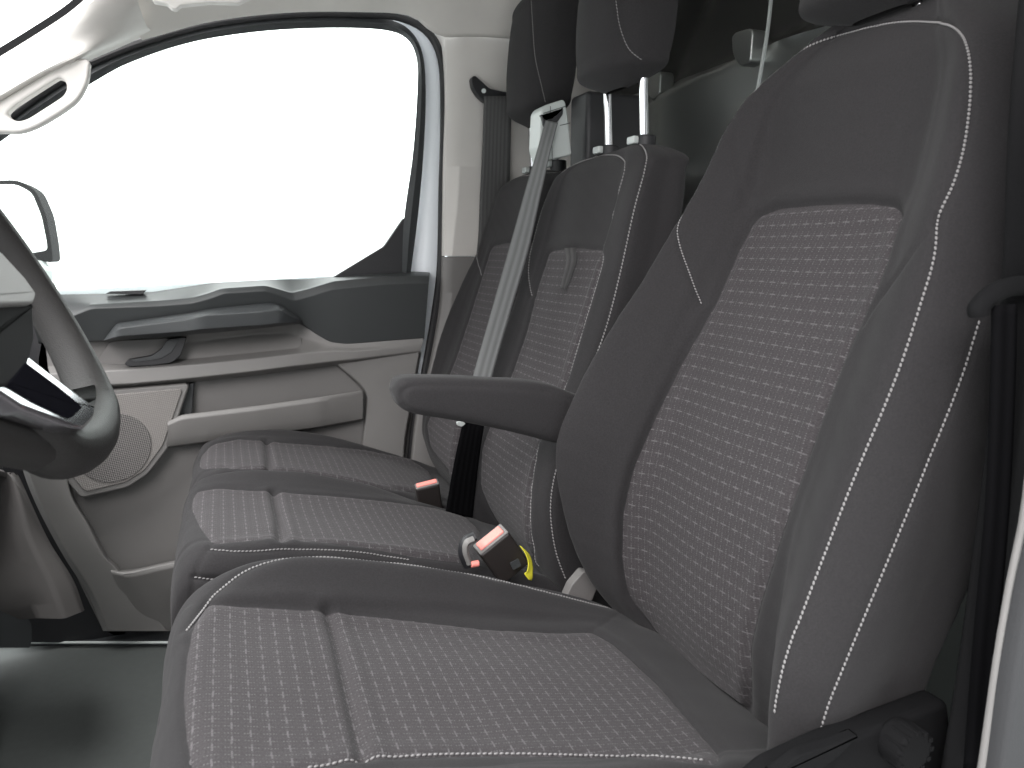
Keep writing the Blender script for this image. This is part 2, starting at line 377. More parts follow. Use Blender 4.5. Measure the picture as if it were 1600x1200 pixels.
    def sew(s, G, off=0., pitch=.0052, r=.0010, ln=.475):
        L = np.array([np.r_[s.ev(g), s.ev(g, s.N)] for g in G]); _n = max(2, int(np.linalg.norm(np.diff(L[:, :3], axis=0), axis=1).sum()/pitch)+1)
        _d = np.r_[0, np.cumsum(np.linalg.norm(np.diff(L[:, :3], axis=0), axis=1))]; _q = np.linspace(0, _d[-1], _n)
        L = np.stack([np.interp(_q, _d, L[:, c]) for c in range(6)], -1)
        for a, b in zip(L[:-1], L[1:]):
            t = b[:3]-a[:3]; l = np.linalg.norm(t)
            if l < 1e-5: continue
            t /= l; n = a[3:]/np.linalg.norm(a[3:]); sd = np.cross(n, t); c = (a[:3]+b[:3])/2+n*(r*.55)+sd*off
            tw = t*.96+sd*.22; tw /= np.linalg.norm(tw); sw = np.cross(n, tw); V = []; rs = [0, .75, 1, .75, 0]
            for q, xx in enumerate((-1, -.6, 0, .6, 1)):
                if rs[q] == 0: V.append(c+tw*xx*l*ln); continue
                for z in range(5): an = 2*math.pi*z/5; V.append(c+tw*xx*l*ln+rs[q]*r*(math.cos(an)*n+1.15*math.sin(an)*sw))
            Fc = [(0, 1+(z+1) % 5, 1+z) for z in range(5)]+[(1+o+z, 1+o+(z+1) % 5, 6+o+(z+1) % 5, 6+o+z) for o in (0, 5) for z in range(5)]+[(16, 11+z, 11+(z+1) % 5) for z in range(5)]
            s.stitch.add(V, Fc)
    def insert(s, pix, r=10, smooth=False, depth=.0035, wd=.004, puff=.0015, extra=None):
        """outline of the patterned panel; returns grid polygon"""
        P = rounded(pix, r) if not smooth else catmull(pix, 10, True)
        P = resample(np.vstack([P, P[:1]]), step=3.0); G = np.array([s.at(*p) for p in P])
        if s.closed:
            n = s.P.shape[1]
            for k in range(1, len(G)):
                while G[k, 1]-G[k-1, 1] > n/2: G[k, 1] -= n
                while G[k, 1]-G[k-1, 1] < -n/2: G[k, 1] += n
        K = np.ones(3)/3; Gp = np.vstack([G[-2:-1], G, G[1:2]]); G = np.stack([np.convolve(Gp[:, c], K, 'valid') for c in (0, 1)], -1)
        s.groove(G, depth, wd, puff); s.inserts.append(G); return G
    def inside(s, G):
        nT, nS = s.P.shape[:2]; I, J = np.meshgrid(np.arange(nT), np.arange(nS), indexing='ij')
        if s.closed:
            c = G[:, 1].mean(); J = J+np.round((c-J)/nS)*nS
        X, Y = I.ravel().astype(float), J.ravel().astype(float); ins = np.zeros(len(X), bool); best = np.full(len(X), 1e9)
        A = G; B = np.roll(G, -1, 0)
        for (x1, y1), (x2, y2) in zip(A, B):
            if y1 != y2:
                c = ((y1 > Y) != (y2 > Y)) & (X < (x2-x1)*(Y-y1)/(y2-y1)+x1); ins ^= c
            dx, dy = x2-x1, y2-y1; L2 = dx*dx+dy*dy+1e-9; t = np.clip(((X-x1)*dx+(Y-y1)*dy)/L2, 0, 1)
            best = np.minimum(best, np.hypot(X-x1-t*dx, Y-y1-t*dy))
        return np.where(ins, best, -best).reshape(nT, nS)
    def build(s, names, mats, parent, ucol=None):
        nT, nS = s.P.shape[:2]; f = np.full((nT, nS), -1.0)
        for G in s.inserts: f = np.maximum(f, np.clip(s.inside(G), -1e3, 1e3))
        if ucol is None: ucol = nS//2 if not s.inserts else int(np.mean(s.inserts[0][:, 1])) % nS
        dU = np.linalg.norm(np.roll(s.base, -1, 1)-s.base, axis=2); U = np.cumsum(dU, 1); U = U-U[:, ucol:ucol+1]
        V = np.r_[0, np.cumsum(np.linalg.norm(np.diff(s.base[:, ucol], axis=0), axis=1))]; V = np.repeat(V[:, None], nS, 1)
        out = []
        for sgn, name, m in zip((-1, 1), names, mats):
            verts = []; uvs = []; faces = []; idx = {}; g = f*sgn
            if sgn == 1 and not s.inserts: continue
            def vid(key, p, u):
                if key not in idx: idx[key] = len(verts); verts.append(p); uvs.append(u)
                return idx[key]
            for i in range(nT-1):
                for j in range(nS if s.closed else nS-1):
                    q = [(i, j), (i, (j+1) % nS), (i+1, (j+1) % nS), (i+1, j)]; gv = [g[a] for a in q]
                    if max(gv) <= 0: continue
                    poly = []
                    for k in range(4):
                        a, b = q[k], q[(k+1) % 4]; ga, gb = gv[k], gv[(k+1) % 4]
                        if ga > 0: poly.append(vid(a, s.P[a], (U[a], V[a])))
                        if (ga > 0) != (gb > 0):
                            t = ga/(ga-gb); key = (a, b) if a < b else (b, a)
                            poly.append(vid(key, s.P[a]*(1-t)+s.P[b]*t, (U[a]*(1-t)+U[b]*t, V[a]*(1-t)+V[b]*t)))
                    if len(poly) >= 3: faces.append(poly)
            o = obj(name, verts, faces, m, parent, uv=uvs, sharp=0); out.append(o)
        if s.stitch.V: out.append(s.stitch.build('stitching', M_['thread'], parent, sharp=0))
        return out

def interp_rows(tab, n):
    """tab: list of equal-length tuples; first entry is the running coordinate"""
    T = np.array(tab, float); x = T[:, 0]; xs = np.linspace(x[0], x[-1], n)
    return [np.array([np.interp(q, x, T[:, k]) for k in range(T.shape[1])]) for q in xs]

def back_net(rows, mid, back=.15, top=None, side=.0):
    """rows: z, x_centre, near(Y, x), far(Y, x), near side seam (Y, x), insert near Y, insert far Y"""
    net = []
    for (z, xc, yn, xn, yf, xf, ys, xs, yi, yj) in rows:
        tk = back*(1 if z < 1.10 else max(.55, 1-(z-1.10)*3.2))
        net.append([(xc+tk, mid, z), (xs+tk*(.80+side*14), ys+.012+side*max(0, min(1, (1.08-z)/.4)), z), (xs+tk*(.36+side*5), ys-.004+side*.42*max(0, min(1, (1.08-z)/.4)), z), (xs, ys, z), (xn, yn, z),
                    (xn*.42+xc*.58, yn*.45+yi*.55, z), (xc+.002, yi, z), (xc, (yi+yj)/2, z), (xc+.002, yj, z), (xf*.42+xc*.58, yf*.45+yj*.55, z), (xf, yf, z),
                    (xf+.045, yf+.016, z), (xf+tk*.85, yf, z)])
    if top:                                               # close the top like a pillow
        z, xc, yc = top
        last = np.array(net[-1]); cpt = np.array([xc, yc, z])
        for f, dz in ((.55, .75), (.12, 1.0)):
            r = cpt+(last-cpt)*f; r[:, 2] = last[:, 2]+(z-last[:, 2])*dz; net.append([tuple(v) for v in r])
    return net
def cush_net(rows, front, sidey):
    """rows from the back to the front edge: x, z_centre, near(Y, z), far(Y, z), insert near Y, insert far Y"""
    net = []
    def line(x, zc, yn, zn, yf, zf, yi, yj, drop):
        return [(x, yn-sidey, zc-.19), (x, yn-sidey, zn-.06), (x, yn-sidey*.72, zn-.018), (x, yn, zn), (x, yn*.45+yi*.55, zn*.45+zc*.55), (x, yi, zc+.001), (x, (yi+yj)/2, zc), (x, yj, zc+.001),
                (x, yf*.45+yj*.55, zf*.45+zc*.55), (x, yf, zf), (x, yf+.02, zf-.02), (x, yf+.025, zf-.07), (x, yf+.025, zc-.19)]
    for r in rows: net.append(line(*r, 0))
    base = rows[-1]
    for x, dz in front:
        r = list(base); r[0] = x
        q = np.array(line(*r, 0)); c = q[:, 1].mean(); q[:, 2] -= dz; q[:, 1] = c+(q[:, 1]-c)*(1-abs(dz)*.25)
        q[0, 2] = q[-1, 2] = min(q[0, 2], base[1]-.24)
        q[:, 2] = np.maximum(q[:, 2], base[1]-.25)
        net.append([tuple(v) for v in q])
    return net

#STRUCTURE
# ------------------------------------------------------------------ the setting: floor
def struct(o): o['kind'] = 'structure'; return o
b = MB(); b.box((.1, 1.05, .02), (2.4, 2.3, .06)); struct(b.build('floor', M_['mat'], bevel=0, smooth=False))
b = MB(); b.box((.0, 1.0, -.5), (40, 40, .02))
struct(b.build('ground', mat('studio_floor', (.75, .75, .75), .8, var=.03), smooth=False))

# ------------------------------------------------------------------ van body shell round the cab
van = thing('van_body', 'light grey cab interior shell with roof lining, windscreen pillar and door pillar', 'van body', (.6, 1.9, 0))
# roof lining
loft('roof_lining', [
    [(222, 63, 1.885), (330, 34, 1.885), (450, 20, 1.885), (560, 19, 1.885), (640, 25, 1.885), (690, 57, 1.885), (790, 60, 1.885), ('w', 1.40, 1.885, 1.56)],
    [(221, 61, 1.87), (330, 31, 1.87), (450, 17, 1.87), (560, 16, 1.87), (640, 22, 1.87), (692, 53, 1.87), (790, 57, 1.87), ('w', 1.40, 1.87, 1.575)],
    [('w', -.150, 1.80, 1.48), ('w', -.03, 1.80, 1.54), ('w', .2, 1.80, 1.585), ('w', .45, 1.80, 1.60), ('w', .75, 1.80, 1.61), ('w', 1.40, 1.80, 1.61)],
    [('w', -.188, 1.68, 1.505), ('w', .0, 1.66, 1.60), ('w', .3, 1.66, 1.65), ('w', .6, 1.66, 1.67), ('w', 1.40, 1.66, 1.67)],
    [('w', -.20, 1.1, 1.54), ('w', .0, 1.1, 1.64), ('w', .3, 1.1, 1.69), ('w', .6, 1.1, 1.70), ('w', 1.40, 1.1, 1.70)],
    [('w', -.20, .40, 1.52), ('w', .0, .40, 1.60), ('w', .3, .40, 1.62), ('w', .6, .40, 1.62), ('w', 1.40, .40, 1.62)]],
    M_['lining'], van, n=60, bevel=.008)
b = MB(); b.box((.63, 1.1, 1.80), (1.60, 1.7, .02)); b.build('roof_panel', M_['white'], van, bevel=.004)
# windscreen pillar with its grab handle opening
P_ws = [(-80, 140), (0, 92), (60, 55), (110, 22), (150, -12), (200, -60)]
P_dr = [(-80, 250), (0, 205), (60, 160), (140, 100), (200, 70), (240, 50)]
pil = loft('windscreen_pillar', [
    [(x-6, y-8, 1.74) for x, y in P_ws], [(x, y, 1.66) for x, y in P_ws],
    [(-70, 178, 1.655), (0, 135, 1.655), (66, 95, 1.655), (120, 62, 1.66), (170, 30, 1.69), (215, 0, 1.70)],
    [(-70, 196, 1.662), (0, 156, 1.662), (68, 117, 1.662), (125, 90, 1.664), (182, 62, 1.74), (228, 38, 1.80)],
    [(-72, 206, 1.78), (0, 172, 1.78), (70, 128, 1.78), (128, 92, 1.80), (190, 66, 1.84), (235, 47, 1.85)],
    [(-72, 214, 1.87), (0, 180, 1.87), (72, 134, 1.87), (132, 99, 1.87), (190, 73, 1.88), (235, 52, 1.88)]], M_['beige'], van, n=60, bevel=0, curve=5)
hp = rounded([(-70, 205), (-50, 186), (10, 150), (95, 100), (128, 90), (140, 92), (137, 128), (122, 156), (98, 174), (60, 197), (30, 208), (0, 206), (-50, 212)], 14)
slot = rounded([(8, 178), (22, 165), (92, 120), (103, 127), (104, 140), (98, 150), (42, 186), (25, 190)], 9)
def ring_slab(name, outer, inner, Y, th, m, parent, bevel=.004, n=110):
    A = resample(np.vstack([outer, outer[:1]]), n+1)[:-1]; B = resample(np.vstack([inner, inner[:1]]), n+1)[:-1]
    # align start points by angle
    c = inner.mean(0); an = lambda Q: np.arctan2(Q[:, 1]-c[1], Q[:, 0]-c[0])
    A = np.roll(A, -int(np.argmin(np.abs(an(A)-.3))), 0); B = np.roll(B, -int(np.argmin(np.abs(an(B)-.3))), 0)
    fa = np.array([W(x, y, Y) for x, y in A]); fb = np.array([W(x, y, Y) for x, y in B]); t = np.array([0, th, 0])
    V = np.vstack([fa, fb, fa+t, fb+t]); Fc = []
    for i in range(n):
        j = (i+1) % n
        Fc += [(i, j, n+j, n+i), (2*n+i, 3*n+i, 3*n+j, 2*n+j), (i, 2*n+i, 2*n+j, j), (n+i, n+j, 3*n+j, 3*n+i)]
    return obj(name, V, Fc, m, parent, bevel=bevel)
ring_slab('grab_handle', hp, slot, 1.668, .030, M_['beige'], van, bevel=.006)
# black windscreen border strip + pane
loft('windscreen_seal', [[(x-10, y-12, 1.672) for x, y in P_ws], [(x+1, y+1, 1.668) for x, y in P_ws]], M_['dull'], van, n=30, bevel=0)
a0, a1 = W(-84, 135, 1.77), W(200, -66, 1.77)
obj('windscreen', [a0, a1, (a1[0], .40, a1[2]), (a0[0]-.15, .40, a0[2]-.08)], [(0, 1, 2, 3)], M_['glass'], van, smooth=False)
# passenger side door pillar: pale upper trim, darker lower trim
loft('pillar_upper_trim', [
    [(678, 48, 1.955), (686, 150, 1.955), (684, 260, 1.955), (682, 400, 1.955)],
    [(694, 52, 1.90), (698, 150, 1.90), (695, 260, 1.90), (693, 400, 1.90)],
    [(728, 55, 1.885), (724, 150, 1.885), (716, 300, 1.885), (706, 400, 1.885)],
    [(790, 58, 1.90), (778, 150, 1.90), (765, 300, 1.90), (752, 400, 1.90)],
    [(980, 40, 1.92), (970, 150, 1.92), (950, 300, 1.92), (930, 400, 1.92)]], M_['beige'], van, n=30, bevel=.004)
loft('pillar_lower_trim', [
    [(680, 401, 1.955), (675, 480, 1.955), (656, 580, 1.955), (638, 640, 1.955), (628, 730, 1.955), (628, 800, 1.955)],
    [(692, 401, 1.905), (689, 480, 1.905), (672, 580, 1.905), (654, 640, 1.905), (644, 730, 1.905), (644, 800, 1.905)],
    [(710, 401, 1.893), (704, 480, 1.893), (690, 580, 1.893), (680, 640, 1.893), (676, 730, 1.893), (676, 800, 1.893)],
    [(930, 401, 1.93), (930, 480, 1.93), (930, 580, 1.93), (930, 640, 1.93), (930, 730, 1.93), (930, 800, 1.93)]], M_['grey'], van, n=30, bevel=.004)
# rubber seal of the passenger door opening, all round the aperture
seal = [(-60, 232), (0, 190), (60, 147), (120, 108), (140, 97), (225, 64), (330, 36), (450, 22), (560, 21), (625, 27), (668, 50), (690, 95), (694, 180), (691, 300), (688, 420), (678, 500), (662, 590), (648, 660), (641, 730), (640, 800)]
b = MB(); b.tube(resample(catmull([W(x, y, 1.925) for x, y in seal], 10), 120), .0105, 10); b.build('door_seal', M_['rubber'], van)
# driver side door pillar (near the camera, right)
loft('driver_door_pillar', [
    [('w', .80, .53, 1.70), ('w', .80, .53, 1.2), ('w', .80, .53, .8), ('w', .80, .53, .10)],
    [('w', .625, .455, 1.70), ('w', .620, .455, 1.2), ('w', .640, .455, .95), ('w', .640, .455, .70), ('w', .63, .455, .5), ('w', .60, .46, .10)],
    [('w', .635, .435, 1.70), ('w', .630, .435, 1.2), ('w', .650, .435, .95), ('w', .650, .435, .70), ('w', .64, .435, .5), ('w', .61, .44, .10)],
    [('w', .90, .38, 1.70), ('w', .90, .38, 1.2), ('w', .90, .38, .95), ('w', .90, .38, .7), ('w', .88, .38, .5), ('w', .86, .38, .10)]], M_['dull'], van, n=50, bevel=.006)
loft('driver_door_seal', [
    [(1680, 0, .372), (1640, 400, .372), (1600, 775, .372), (1575, 900, .372), (1550, 1040, .372), (1527, 1200, .372), (1510, 1300, .372)],
    [(1689, 0, .368), (1649, 400, .368), (1609, 775, .368), (1585, 900, .368), (1561, 1040, .368), (1539, 1200, .368), (1522, 1300, .368)]], M_['greydk'], van, n=30, bevel=0, thick=.006)
loft('driver_sill_trim', [
    [(1689, 0, .373), (1649, 400, .373), (1609, 770, .373), (1585, 900, .373), (1561, 1040, .373), (1539, 1200, .373), (1522, 1300, .373)],
    [(1722, 0, .36), (1680, 400, .36), (1640, 770, .36), (1615, 900, .36), (1592, 1040, .36), (1568, 1200, .36), (1550, 1300, .36)],
    [(1840, 0, .36), (1800, 400, .36), (1760, 770, .36), (1740, 900, .36), (1720, 1040, .36), (1700, 1200, .36), (1680, 1300, .36)]], M_['sillp'], van, n=30, bevel=.004)
# far rear quarter behind the pillar and cab floor step
b = MB(); b.box((.97, 1.985, .80), (.80, .05, 2.0)); b.build('side_panel', M_['white'], van, bevel=.004)
def zl(y, z, dy=0): return [('w', *(WZ(x, y, z)+np.array([0, dy, 0]))) for x in (-120, 40, 160, 300, 460)]
loft('door_step', [zl(1009, .051), zl(1003, .062), zl(1001, .064), zl(999, .060), zl(984, .062), zl(984, .062, .10)], M_['dark'], van, n=30, bevel=.0015)
b = MB(); b.tube([WZ(36, 1004, .064), WZ(160, 1004, .064), WZ(300, 1004, .064), WZ(420, 1004, .064)], .0032, 8); b.build('step_highlight', M_['silver'], van)  # pale tube painted in for the highlight along the step
slab('kick_panel', [(-200, 470), (78, 470), (62, 560), (60, 700), (110, 850), (160, 975), (165, 984), (200, 1004), (-200, 1004)], 1.955, .02, M_['black'], van, r=2, bevel=.002)
# ------------------------------------------------------------------ bulkhead
bulk = thing('bulkhead', 'grey painted steel bulkhead with pressed ribs behind the seats', 'bulkhead', (1.0, 1.15, 0))
nY, nZ = 150, 150
Yg, Zg = np.meshgrid(np.linspace(.42, 1.96, nY), np.linspace(.0, 1.76, nZ), indexing='ij')
fold = 1.405+(1.32-Yg)*.10
Xg = 1.02-.11*(np.minimum(Zg, fold)-1.2)-.15*(Yg-1.35)+.45*np.maximum(Zg-fold, 0)
Xg += .045*(1/(1+np.exp(-(Zg-fold)/.009)))
Xg -= .010*np.exp(-((Zg-fold+.012)/.007)**2)
Xg -= .030*np.exp(-((Zg-1.16)/.09)**2)*np.clip(1-((Yg-1.40)/.5)**2, 0, 1)
Xg += .02*np.exp(-((Yg-1.62)/.05)**2)
P3 = np.stack([Xg, Yg, Zg], -1)
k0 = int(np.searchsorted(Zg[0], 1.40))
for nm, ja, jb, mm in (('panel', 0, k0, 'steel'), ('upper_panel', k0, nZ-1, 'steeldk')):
    Q = P3[:, ja:jb+1]; nz = Q.shape[1]
    obj(nm, Q.reshape(-1, 3), [(i*nz+j, i*nz+j+1, (i+1)*nz+j+1, (i+1)*nz+j) for i in range(nY-1) for j in range(nz-1)], M_[mm], bulk, sharp=0)
def tab(pts, X, th):
    P = rounded(pts, 12); n = len(P); fr = np.array([WX(x, y, X) for x, y in P]); bk = fr+np.array([th, 0, 0])
    return obj('bracket', np.vstack([fr, bk]), [tuple(range(n)), tuple(range(2*n-1, n-1, -1))]+[(i, (i+1) % n, n+(i+1) % n, n+i) for i in range(n)], M_['steel'], bulk, bevel=.004)
tab([(1142, 52), (1176, 42), (1172, 96), (1158, 106), (1144, 88)], .985, .04)
tab([(1008, 118), (1032, 108), (1030, 148), (1018, 158), (1009, 142)], .985, .04)
loft('lit_flange_edge', [[(1205, -30, 1.10), (1196, 50, 1.10), (1186, 110, 1.10), (1170, 200, 1.10)], [(1208, -30, 1.09), (1199, 50, 1.09), (1189, 110, 1.09), (1173, 200, 1.09)],
    [(1211, -30, 1.10), (1202, 50, 1.10), (1192, 110, 1.10), (1176, 200, 1.10)]], M_['silver'], bulk, n=20, bevel=.001)  # flange edge; the light on it is put into the pale colour

# ------------------------------------------------------------------ passenger door
door = thing('passenger_door', 'grey passenger door with dark upper trim, speaker and map pocket below its open white window', 'door', (.1, 1.95, .05))
# outer skin of the door below the window, and door edge
slab('door_skin', [(60, 455), (672, 423), (655, 560), (640, 710), (640, 790), (200, 1000), (60, 1000), (0, 800)], 1.975, .02, M_['white'], door, r=4, bevel=.002)
def strip(name, A, B, YA, YB, m, parent, th=0, n=120, bevel=0):
    return loft(name, [[(x, y, YA) for x, y in A], [(x, y, YB) for x, y in B]], m, parent, n=n, bevel=bevel, thick=th)
edgeA = [(640, 22), (676, 46), (690, 96), (694, 180), (691, 300), (688, 420), (678, 500), (662, 590), (648, 650), (640, 730)]
edgeB = [(610, 33), (640, 58), (653, 100), (656, 180), (650, 300), (638, 420), (640, 500), (630, 590), (622, 650), (616, 720)]
strip('door_edge', edgeA, edgeB, 1.945, 1.972, M_['white'], door, th=.012)
# window frame (black) and pane
fo = [(-60, 240), (0, 196), (60, 152), (135, 104), (230, 66), (330, 39), (450, 24), (560, 24), (620, 34), (652, 62), (664, 110), (664, 200), (655, 320), (640, 440)]
fi = [(-60, 268), (0, 222), (60, 180), (140, 132), (205, 97), (300, 66), (400, 50), (500, 44), (590, 46), (632, 58), (650, 88), (652, 140), (645, 240), (631, 345), (628, 440)]
ff = resample(catmull(fo, 8), 140); gi = resample(catmull(fi, 8), 140)
V = []; Fc = []
for (x, y), (p, q) in zip(ff, gi):
    V += [W(x, y, 1.935), W(x*.5+p*.5, y*.5+q*.5, 1.925), W(p, q, 1.94), W(p, q, 1.965)]
for i in range(139):
    for k in range(3): Fc.append((i*4+k, i*4+k+1, i*4+k+5, i*4+k+4))
obj('window_frame', V, Fc, M_['dark'], door, bevel=0)
slab('window_corner', [(516, 436), (600, 385), (631, 340), (640, 345), (640, 436)], 1.945, .02, M_['black'], door, r=3, bevel=.002)
slab('window_pane', [(-60, 470), (-60, 250), (140, 122), (300, 60), (450, 35), (600, 38), (648, 65), (656, 140), (640, 440), (500, 470)], 1.958, .004, M_['glass'], door, r=4, bevel=0, smooth=False)
# sill and dark upper trim
loft('upper_trim', [
    [(40, 462, 1.955), (90, 460, 1.955), (160, 459, 1.955), (240, 456, 1.955), (330, 442, 1.955), (420, 437, 1.955), (480, 436, 1.955), (560, 429, 1.955), (640, 424, 1.955), (670, 425, 1.955)],
    [(40, 476, 1.90), (100, 474, 1.90), (170, 470, 1.90), (250, 466, 1.90), (325, 456, 1.90), (345, 448, 1.90), (415, 444, 1.90), (452, 455, 1.90), (480, 450, 1.90), (520, 437, 1.90), (600, 429, 1.90), (672, 427, 1.90)],
    [(45, 498, 1.878), (106, 492, 1.878), (140, 476, 1.878), (250, 470, 1.878), (300, 466, 1.875), (326, 458, 1.868), (345, 451, 1.865), (415, 446, 1.865), (440, 453, 1.872), (456, 458, 1.876), (480, 452, 1.878), (520, 440, 1.878), (600, 432, 1.878), (671, 431, 1.88)],
    [(50, 500, 1.87), (108, 496, 1.87), (142, 482, 1.87), (250, 478, 1.87), (300, 474, 1.867), (330, 466, 1.858), (350, 458, 1.855), (415, 454, 1.855), (442, 462, 1.864), (460, 470, 1.868), (482, 464, 1.870), (520, 452, 1.87), (600, 444, 1.87), (670, 442, 1.872)],
    [(60, 535, 1.895), (125, 534, 1.895), (170, 532, 1.895), (300, 520, 1.895), (400, 510, 1.895), (470, 505, 1.895), (495, 522, 1.895), (515, 534, 1.895), (540, 538, 1.895), (600, 533, 1.895), (663, 528, 1.895)],
    [(60, 537, 1.93), (125, 536, 1.93), (170, 534, 1.93), (300, 522, 1.93), (400, 512, 1.93), (470, 507, 1.93), (495, 524, 1.93), (515, 536, 1.93), (540, 540, 1.93), (600, 535, 1.93), (663, 530, 1.93)]],
    M_['sill'], door, n=170, bevel=.0025, smoothline=False)
slab('air_vent', [(165, 459), (172, 455.5), (228, 453.5), (222, 460)], 1.925, .02, M_['black'], door, r=1, bevel=.0005)
# grab bar
pull = loft('pull_handle', [
    [(162, 531, 1.88), (182, 505, 1.875), (300, 488, 1.87), (330, 482, 1.865), (420, 473, 1.865), (436, 474, 1.868), (468, 496, 1.875), (473, 503, 1.885)],
    [(162, 531, 1.862), (184, 508, 1.835), (300, 491, 1.83), (330, 487, 1.822), (420, 478, 1.822), (434, 478, 1.826), (466, 498, 1.845), (473, 503, 1.875)],
    [(162, 532, 1.855), (186, 513, 1.818), (290, 500, 1.812), (320, 493, 1.800), (410, 487, 1.800), (436, 484, 1.806), (464, 500, 1.84), (473, 504, 1.87)],
    [(162, 532, 1.85), (184, 526, 1.82), (290, 518, 1.812), (310, 515, 1.806), (410, 508, 1.806), (440, 505, 1.81), (462, 504, 1.84), (473, 504, 1.87)],
    [(162, 533, 1.86), (190, 531, 1.85), (290, 524, 1.84), (310, 522, 1.84), (410, 513, 1.84), (440, 509, 1.84), (462, 507, 1.85), (473, 505, 1.875)],
    [(162, 533, 1.90), (190, 531, 1.90), (290, 524, 1.90), (310, 522, 1.90), (410, 513, 1.90), (440, 509, 1.90), (462, 507, 1.90), (473, 505, 1.90)]], M_['dark'], door, n=110, bevel=.002, smoothline=False)
# pale middle trim: scoop, shelf edge and lip
loft('middle_trim', [
    [(70, 530, 1.905), (200, 526, 1.93), (300, 518, 1.93), (400, 508, 1.93), (470, 502, 1.915), (495, 518, 1.90), (520, 530, 1.90), (560, 532, 1.90), (600, 528, 1.90), (662, 524, 1.90)],
    [(72, 545, 1.905), (150, 540, 1.93), (205, 538, 1.942), (290, 535, 1.942), (330, 530, 1.942), (400, 522, 1.942), (450, 520, 1.93), (480, 530, 1.905), (520, 538, 1.895), (560, 541, 1.893), (600, 538, 1.893), (661, 532, 1.896)],
    [(75, 574, 1.90), (150, 566, 1.93), (205, 568, 1.94), (270, 563, 1.935), (310, 560, 1.915), (400, 551, 1.905), (460, 545, 1.90), (480, 540, 1.892), (520, 543, 1.89), (560, 545, 1.89), (600, 541, 1.89), (660, 536, 1.895)],
    [(78, 584, 1.866), (205, 577, 1.866), (270, 572, 1.866), (310, 569, 1.866), (400, 560, 1.866), (460, 553, 1.868), (480, 551, 1.87), (520, 548, 1.875), (560, 548, 1.88), (600, 545, 1.885), (659, 540, 1.893)],
    [(80, 606, 1.862), (205, 600, 1.862), (270, 594, 1.862), (310, 590, 1.862), (400, 580, 1.862), (460, 572, 1.865), (480, 570, 1.868), (520, 565, 1.875), (560, 561, 1.88), (600, 556, 1.886), (657, 549, 1.894)],
    [(80, 614, 1.905), (205, 606, 1.905), (270, 600, 1.905), (310, 596, 1.905), (400, 586, 1.905), (460, 578, 1.905), (480, 576, 1.905), (520, 571, 1.905), (560, 567, 1.905), (600, 561, 1.905), (656, 553, 1.905)]],
    M_['grey'], door, n=170, bevel=.0035, smoothline=False)
# release handle in its recess
slab('handle_recess', [(150, 566), (172, 533), (292, 527), (268, 570), (160, 574)], 1.925, .01, M_['greydk'], door, r=5, bevel=.002)
h = slab('release_handle', [(194, 569), (200, 562), (236, 556), (252, 545), (262, 530), (292, 527), (282, 556), (268, 567), (240, 571), (200, 573)], 1.886, .02, M_['black'], door, r=4, bevel=.0015)
slab('grip', [(204, 562), (238, 556), (252, 546), (260, 532), (280, 531), (268, 551), (252, 560), (236, 563), (212, 566)], 1.884, .01, M_['dark'], h, r=3, bevel=.001)
# base panel, pocket and bar
slab('lower_panel', [(38, 742), (60, 600), (120, 572), (150, 600), (658, 548), (642, 640), (632, 712), (632, 790), (420, 960), (290, 986), (161, 986), (100, 862)], 1.925, .02, M_['greydk'], door, r=8, bevel=.003)
loft('rear_panel', [
    [(522, 568, 1.92), (566, 610, 1.92), (570, 640, 1.92), (564, 700, 1.92), (562, 790, 1.92)],
    [(524, 567, 1.900), (569, 608, 1.900), (573, 640, 1.900), (567, 700, 1.900), (565, 790, 1.900)],
    [(560, 560, 1.895), (600, 600, 1.895), (605, 640, 1.895), (600, 700, 1.895), (598, 790, 1.895)],
    [(655, 550, 1.897), (650, 580, 1.897), (640, 640, 1.897), (631, 700, 1.897), (630, 790, 1.897)],
    [(658, 550, 1.93), (653, 580, 1.93), (643, 640, 1.93), (634, 700, 1.93), (633, 790, 1.93)]], M_['grey'], door, n=50, bevel=.003)
loft('pocket_bar', [
    [(262, 660, 1.92), (283, 649, 1.92), (400, 636, 1.92), (500, 622, 1.92), (566, 611, 1.92)],
    [(262, 659, 1.862), (283, 648, 1.858), (400, 634, 1.855), (500, 620, 1.862), (565, 610, 1.885)],
    [(262, 664, 1.855), (283, 655, 1.850), (400, 641, 1.848), (500, 627, 1.856), (567, 616, 1.885)],
    [(262, 686, 1.862), (276, 684, 1.858), (400, 668, 1.856), (500, 654, 1.862), (567, 641, 1.888)],
    [(258, 699, 1.875), (270, 697, 1.872), (400, 681, 1.87), (500, 667, 1.875), (566, 655, 1.893)],
    [(258, 701, 1.925), (270, 699, 1.925), (400, 683, 1.925), (500, 669, 1.925), (566, 657, 1.925)]], M_['grey'], door, n=80, bevel=.003, smoothline=False)
slab('pocket_end', [(284, 602), (304, 598), (300, 648), (280, 652)], 1.90, .03, M_['dark'], door, r=1, bevel=.002)
# speaker cover with raised rim and hole field
sp = [(60, 640), (140, 612), (297, 599), (276, 661), (263, 700), (232, 741), (200, 762), (126, 779), (60, 700)]
frm = slab('speaker_frame', sp, 1.872, .06, M_['grey'], door, r=8, bevel=.005)
spi = [(66, 646), (141, 620), (286, 607), (267, 661), (254, 697), (226, 735), (196, 754), (133, 769), (76, 700)]
slab('speaker_cover', spi, 1.868, .01, M_['grille'], door, r=8, bevel=.002)
cx, cy = 176, 700
slab('speaker_grille', [(cx+60*math.cos(t)-6*math.sin(t), cy+54*math.sin(t)) for t in np.linspace(0, 2*math.pi, 48, endpoint=False)], 1.8655, .01, M_['cone'], door, r=0, bevel=.001)
